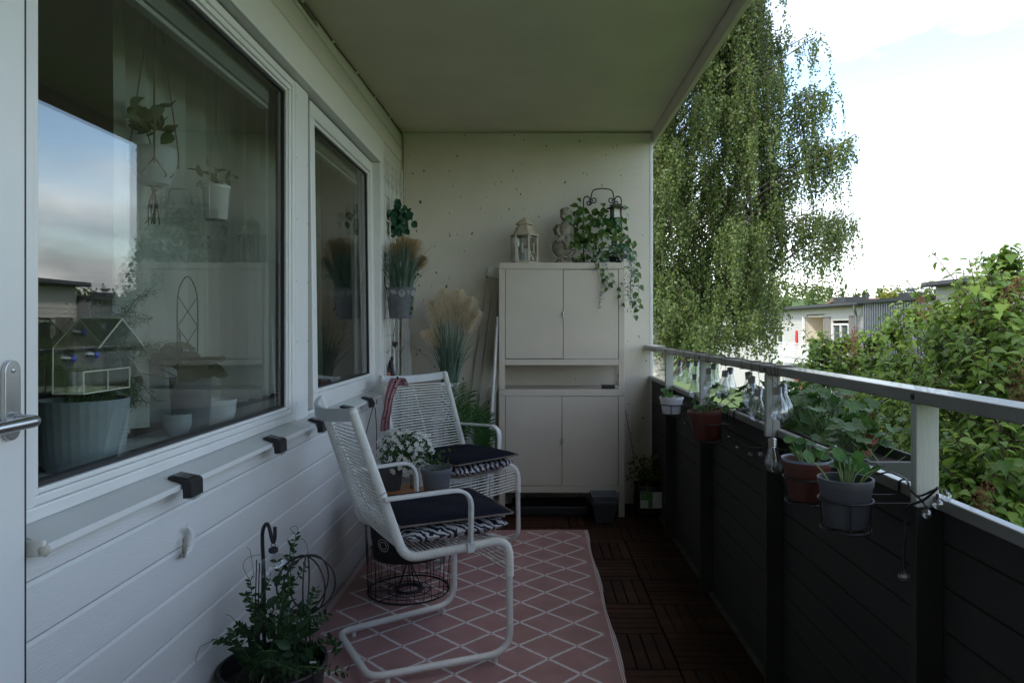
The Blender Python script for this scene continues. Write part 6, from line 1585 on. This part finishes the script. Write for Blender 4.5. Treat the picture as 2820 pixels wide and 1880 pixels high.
for k in range(265):
    v = -260+k*1190/265+random.gauss(0,20); u = random.uniform(1745,2140 if v > 120 else 1990+(max(v,-260)+260)*.42)
    if v > 780: u = random.uniform(1745,2120)
    spray(u, v, random.uniform(32,74), random.uniform(120,250)*(.55 if v > 760 else 1), BY+random.gauss(0,1.2), random.randint(13,20), k%4==0)
for k in range(46):      # the half hidden by the end wall
    spray(random.uniform(1400,1760), random.uniform(-250,760), 90, random.uniform(120,240), BY+random.gauss(0,1.7), 6, k%2==0)
lim.build('limbs', M['limb'], bi, smooth=True)
P, D, Nn, Z = [], [], [], []; thr = MB()
for (p,L,out) in strands:
    L = min(L, max(.25, p.z+.1-random.random()*.7)); ph = random.uniform(0,6); n = max(4,int(L/.052))
    if random.random() < .5: thr.tube([p+V(0,0,.02),p+out*.5+V(0,0,-L*.5),p+out*.6+V(0,0,-L)],.003,3,cap=False)
    for i in range(n):
        t_ = i/n; c = p+out*math.sin(t_*1.8)+V(.03*math.sin(ph+t_*5),.03*math.cos(ph+t_*4),-L*t_); g_ = .06*(1-.5*t_)
        for _ in range(3 if t_ < .5 else (2 if t_ < .85 else 1)):
            P.append((c.x+random.gauss(0,g_),c.y+random.gauss(0,g_),c.z+random.gauss(0,.025))); D.append((random.gauss(0,.6),random.gauss(0,.6),-.8)); Nn.append((random.gauss(0,.8),random.gauss(-.3,.8),.45)); Z.append(random.uniform(.056,.098))
print('birch strands', len(strands), 'leaves', len(P))
thr.build('hanging_twigs', M['twig'], bi, kind='stuff')
scatter('leaves', *LEAF_TINY, np.array(P), frames(np.array(D),np.array(Nn)), np.array(Z), M['birch_leaf'], bi, kind='stuff')

# ------------------------------------------------------------------ row houses across the lawn
GZ = -3.25
def siding_wall(m_, X, y0, y1, z0, z1, holes=(), pitch=.17):
    """lapped boards facing -X, left open where windows sit"""
    z = z0
    while z < z1-.01:
        zt = min(z+pitch, z1); spans = [(y0,y1)]
        for (ha,hb_,hz0,hz1) in holes:
            if hz0 < zt-.02 and hz1 > z+.02:
                ns = []
                for a,b in spans:
                    if hb_ <= a or ha >= b: ns.append((a,b)); continue
                    if ha > a: ns.append((a,ha))
                    if hb_ < b: ns.append((hb_,b))
                spans = ns
        for a,b in spans:
            m_.add([(X-.018,a,z),(X-.018,b,z),(X,b,zt),(X,a,zt),(X+.05,a,z),(X+.05,b,z),(X+.05,b,zt),(X+.05,a,zt)],[(0,3,2,1),(4,5,6,7),(0,1,5,4),(1,2,6,5),(2,3,7,6),(3,0,4,7)])
        z = zt
    return m_
def house(name, label, X, y0, y1, zt, windows, slats, depth=9, roof_over=.45, recess=None):
    h = T(name, label, 'building', (X,(y0+y1)/2,GZ), group='row houses across the lawn')
    holes = [(a,b,c,d) for a,b,c,d in windows]
    if recess: holes.append(recess)
    siding_wall(MB(), X, y0, y1, GZ, zt, holes).build('wall', M['siding'], h)
    MB().box(X+(1.6 if recess else .25),X+depth,y0,y1,GZ,zt-.01).build('wall', M['siding'], h)
    if recess:
        a,b,c,d = recess; m_ = MB(); m_.box(X+.06,X+1.58,b,b+.12,c,d); m_.box(X+.06,X+1.58,a-.12,a,c,d); m_.box(X+1.45,X+1.58,a,b,c,d); m_.box(X+.06,X+1.58,a,b,d,d+.1); m_.box(X+.06,X+1.58,a,b,c-.1,c); m_.build('loggia', M['plaster'], h)
    r_ = MB().box(X-roof_over,X+depth,y0-.15,y1+.15,zt+.002,zt+.15).build('roof', M['roofdark'], h)
    MB().tube([(X-roof_over-.05,y0,zt+.03),(X-roof_over-.05,y1,zt+.03)],.06,8).build('gutter', M['roofdark'], r_)
    for (a,b,c,d) in windows:
        w = ring(MB(),X-.05,X+.10,a,b,c,d,.09).build('window', M['fartrim'], h)
        MB().box(X+.03,X+.08,a+.09,b-.09,c+.09,d-.09).build('pane', M['farglass'], w)
        if b-a > 1.3: MB().box(X-.04,X+.03,(a+b)/2-.045,(a+b)/2+.045,c+.09,d-.09).build('mullion', M['fartrim'], w)
    for (a,b,c,d) in slats:
        k = 0; y = a; s = MB()
        while y < b-.05: s.box(X-.075,X-.021,y,y+.09,c,d); y += .16
        s.build('slat_panel', M['slatbrown'], h, kind='stuff')
    return h
A_ = house('row_house', 'white clad row house with dark roof, nearest behind the lilac', 14.6, 6.0, 25.85, 2.66,
  [(22.6,24.6,.05,1.45),(20.6,21.6,.35,1.45),(15.0,17.2,.05,1.45),(11.2,13.0,.05,1.45),(22.6,24.6,-2.6,-1.1),(18.0,20.0,-2.6,-1.1),(14.0,16.0,-2.6,-1.1),(9.0,11.0,-2.6,-1.1)],
  [(24.7,25.7,-.3,1.55),(18.4,20.3,-.3,1.55),(13.1,14.9,-.3,1.55)])
B_ = T('grey_row_house', 'grey ribbed metal clad house section between the white ones', 'building', (14.2,28.3,GZ), group='row houses across the lawn')
m_ = MB(); m_.box(14.24,23,25.98,30.65,GZ,2.2); m_.build('wall', M['slatgrey'], B_)
y = 25.98; rb = MB()
while y < 30.6: rb.box(14.19,14.238,y,y+.09,GZ,2.2); y += .2
rb.build('ribs', M['slatgrey'], B_, kind='stuff')
rf_ = MB().box(14.0,23,25.9,30.85,2.202,2.34).build('roof', M['roofdark'], B_)
MB().box(14.35,14.95,27.2,28.0,2.345,2.52).build('roof_hatch', M['roofdark'], rf_)
MB().lathe([(.08,0),(.08,.06),(.17,.10),(.18,.17),(.08,.22)],14,(14.6,27.6,2.521)).build('vent_cowl', M['steel'], rf_, smooth=True)
C_ = house('row_house', 'white clad row house with a balcony, partly behind the birch', 14.6, 30.85, 56.0, 2.17,
  [(32.9,34.75,-.1,1.37),(41.5,43.5,-.15,1.05),(47.0,49.0,-.15,1.05),(42.0,44.0,-2.7,-1.2)],
  [(32.1,32.8,-.3,1.72),(34.95,35.68,-.3,1.70)], recess=(35.72,38.1,-.38,1.70))
for o in [x for x in C_.children if x.name.startswith('window')]:
    pass
MB().tube([(14.1,31.3,2.15),(14.15,31.4,1.98),(14.45,31.9,1.75),(14.45,31.9,-3.2)],.06,8).build('downpipe', M['slatgrey'], C_)
MB().box(16,17.2,36.6,38.0,2.325,2.75).build('roof_box', M['roofdark'], C_)
MB().tube([(16.5,35.2,2.3),(16.5,35.2,2.9)],.08,8).build('flue', M['roofdark'], C_)
bal = T('row_house_balcony', 'white slatted balcony on the house behind the birch', 'balcony', (13.8,36.0,-.65), group='row houses across the lawn')
MB().box(13.35,14.57,32.9,40.2,-.66,-.40).build('slab', M['fartrim'], bal)
for k in range(7): MB().box(13.36,13.40,32.9,40.2,-.36+k*.095,-.36+k*.095+.07).build('rail_slat', M['fartrim'], bal)
for k in range(7): MB().box(13.41,13.46,32.95+k*1.2,33.02+k*1.2,-.40,.42).build('post', M['fartrim'], bal)
MB().box(13.33,13.45,32.9,40.2,.33,.38).build('top_rail', M['fartrim'], bal)
MB().box(13.5,13.75,33.4,33.7,GZ,-.66).build('pillar', M['fartrim'], bal); MB().box(13.5,13.75,39.2,39.5,GZ,-.66).build('pillar', M['fartrim'], bal)
MB().box(14.45,14.56,38.15,38.3,-.40,1.75).build('corner_post', M['fartrim'], bal)
for (nm,lab,y,x,hh) in (('folded_parasol','folded red parasol standing on the far balcony',37.6,13.9,1.35),):
    q = T(nm,lab,'parasol',(x,y,-.4)); MB().lathe([(.02,0),(.02,.35),(.10,.42),(.07,hh),(.01,hh+.1)],10,(x,y,-.4)).build('canopy', M['redthing'], q)
q = T('balcony_table', 'red covered table on the far balcony', 'table', (13.9,34.4,-.4)); MB().box(13.6,14.2,33.9,34.9,.32,.36).build('table_top', M['redthing'], q); 
for a,b in ((13.65,33.95),(14.15,33.95),(13.65,34.85),(14.15,34.85)): MB().box(a-.02,a+.02,b-.02,b+.02,-.4,.319).build('leg', M['brownwood'], q)
wd = T('wooden_screen', 'orange brown slatted wooden screen at the ground floor wall', 'screen', (14.0,37.4,GZ))
for k in range(8): MB().box(13.9,13.96,36.8+k*.15,36.9+k*.15,GZ+.1,-1.55).build('slat', M['brownwood'], wd)
for z in (GZ+.4,-1.8): MB().box(13.965,14.0,36.75,38.05,z,z+.1).build('crossbar', M['brownwood'], wd)
# far tile roof house and trees
fh = T('tile_roof_house', 'distant house with a red tiled roof above the grey section', 'building', (29,62,-3))
MB().box(27.8,32.0,60,70,-3,2.6).build('wall', M['plaster'], fh)
MB().prism([(59.2,2.5),(65,3.5),(70.8,2.5),(65,3.75),(59.2,2.75)],27.3,32.4,lambda a,b,t:(t,a,b)).build('roof', M['rooftile'], fh)
rt = MB()
for k in range(25):
    x = 27.35+k*.2; rt.tube([(x,59.2,2.78),(x,65,3.78)],.07,5,cap=False)
rt.build('tile_rows', M['rooftile'], fh, kind='stuff')
def crown_tree(name, label, base, h, rx, mt, n, grp, leaf=.45):
    t = T(name, label, 'tree', base, group=grp); b = Vector(base)
    MB().tube([b,b+V(0,0,h*.5)],[.25,.12],7).build('trunk', M['twig'], t)
    P = []
    for _ in range(n):
        k = random.randrange(9); cz = h*(.35+.06*k); rr = rx*(1-.085*k)*random.random()**.4; a = random.uniform(0,6.28)
        P.append(tuple(b+V(rr*math.cos(a),rr*math.sin(a),cz+random.gauss(0,h*.05))))
    scatter('crown', *LEAF_SMALL, np.array(P), frames(rdir(n),rdir(n,.6)), rng.uniform(leaf*.6,leaf*1.2,n), mt, t, kind='stuff')
crown_tree('garden_tree','yellow green tree standing behind the grey house section', tuple(V(at(2455,0,62).x,62,-3)), 7.9, 2.4, M['yellow_tree'], 1600, 'far trees')
# wooded ridge
ri = MB(); 
def ridge(a,b):
    x = lerp(-260,420,a); y = lerp(120,330,b); return (x,y,-4+17*b**1.2+2.2*math.sin(x*.02)*b+1.3*math.sin(x*.061+2)*b)
ri.grid(ridge,60,12); struct(ri.build('hill', M['lawn']))
P, Z = [], []
for _ in range(1500):
    a, b = random.random(), random.random()**.55; x,y,z = ridge(a,b); h = random.uniform(5,9); k = random.random()
    for _ in range(22):
        q = random.random(); rr = h*.26*(1-q*.75)*random.random()**.5; an = random.uniform(0,6.28); P.append((x+rr*math.cos(an),y+rr*math.sin(an),z+h*(.15+.85*q))); Z.append(random.uniform(.9,1.7))
n = len(P); fo_ = scatter('forest', *LEAF_SMALL, np.array(P), frames(rdir(n),rdir(n,.7)), np.array(Z), M['forest'], kind='stuff')
fo_['label'] = 'wooded ridge closing the horizon behind the houses'; fo_['category'] = 'forest'
P, Z = [], []
# low hedge in front of the houses
hd_ = T('hedge', 'low clipped hedge along the foot of the row houses', 'hedge', (13,24,GZ))
for _ in range(7000):
    y = random.uniform(8,33); P.append((12.6+random.gauss(0,.35),y,GZ+random.random()**.7*1.3))
n = len(P); scatter('leaves', *LEAF_SMALL, np.array(P), frames(rdir(n),rdir(n,.7)), rng.uniform(.10,.2,n), M['forest'], hd_, kind='stuff')
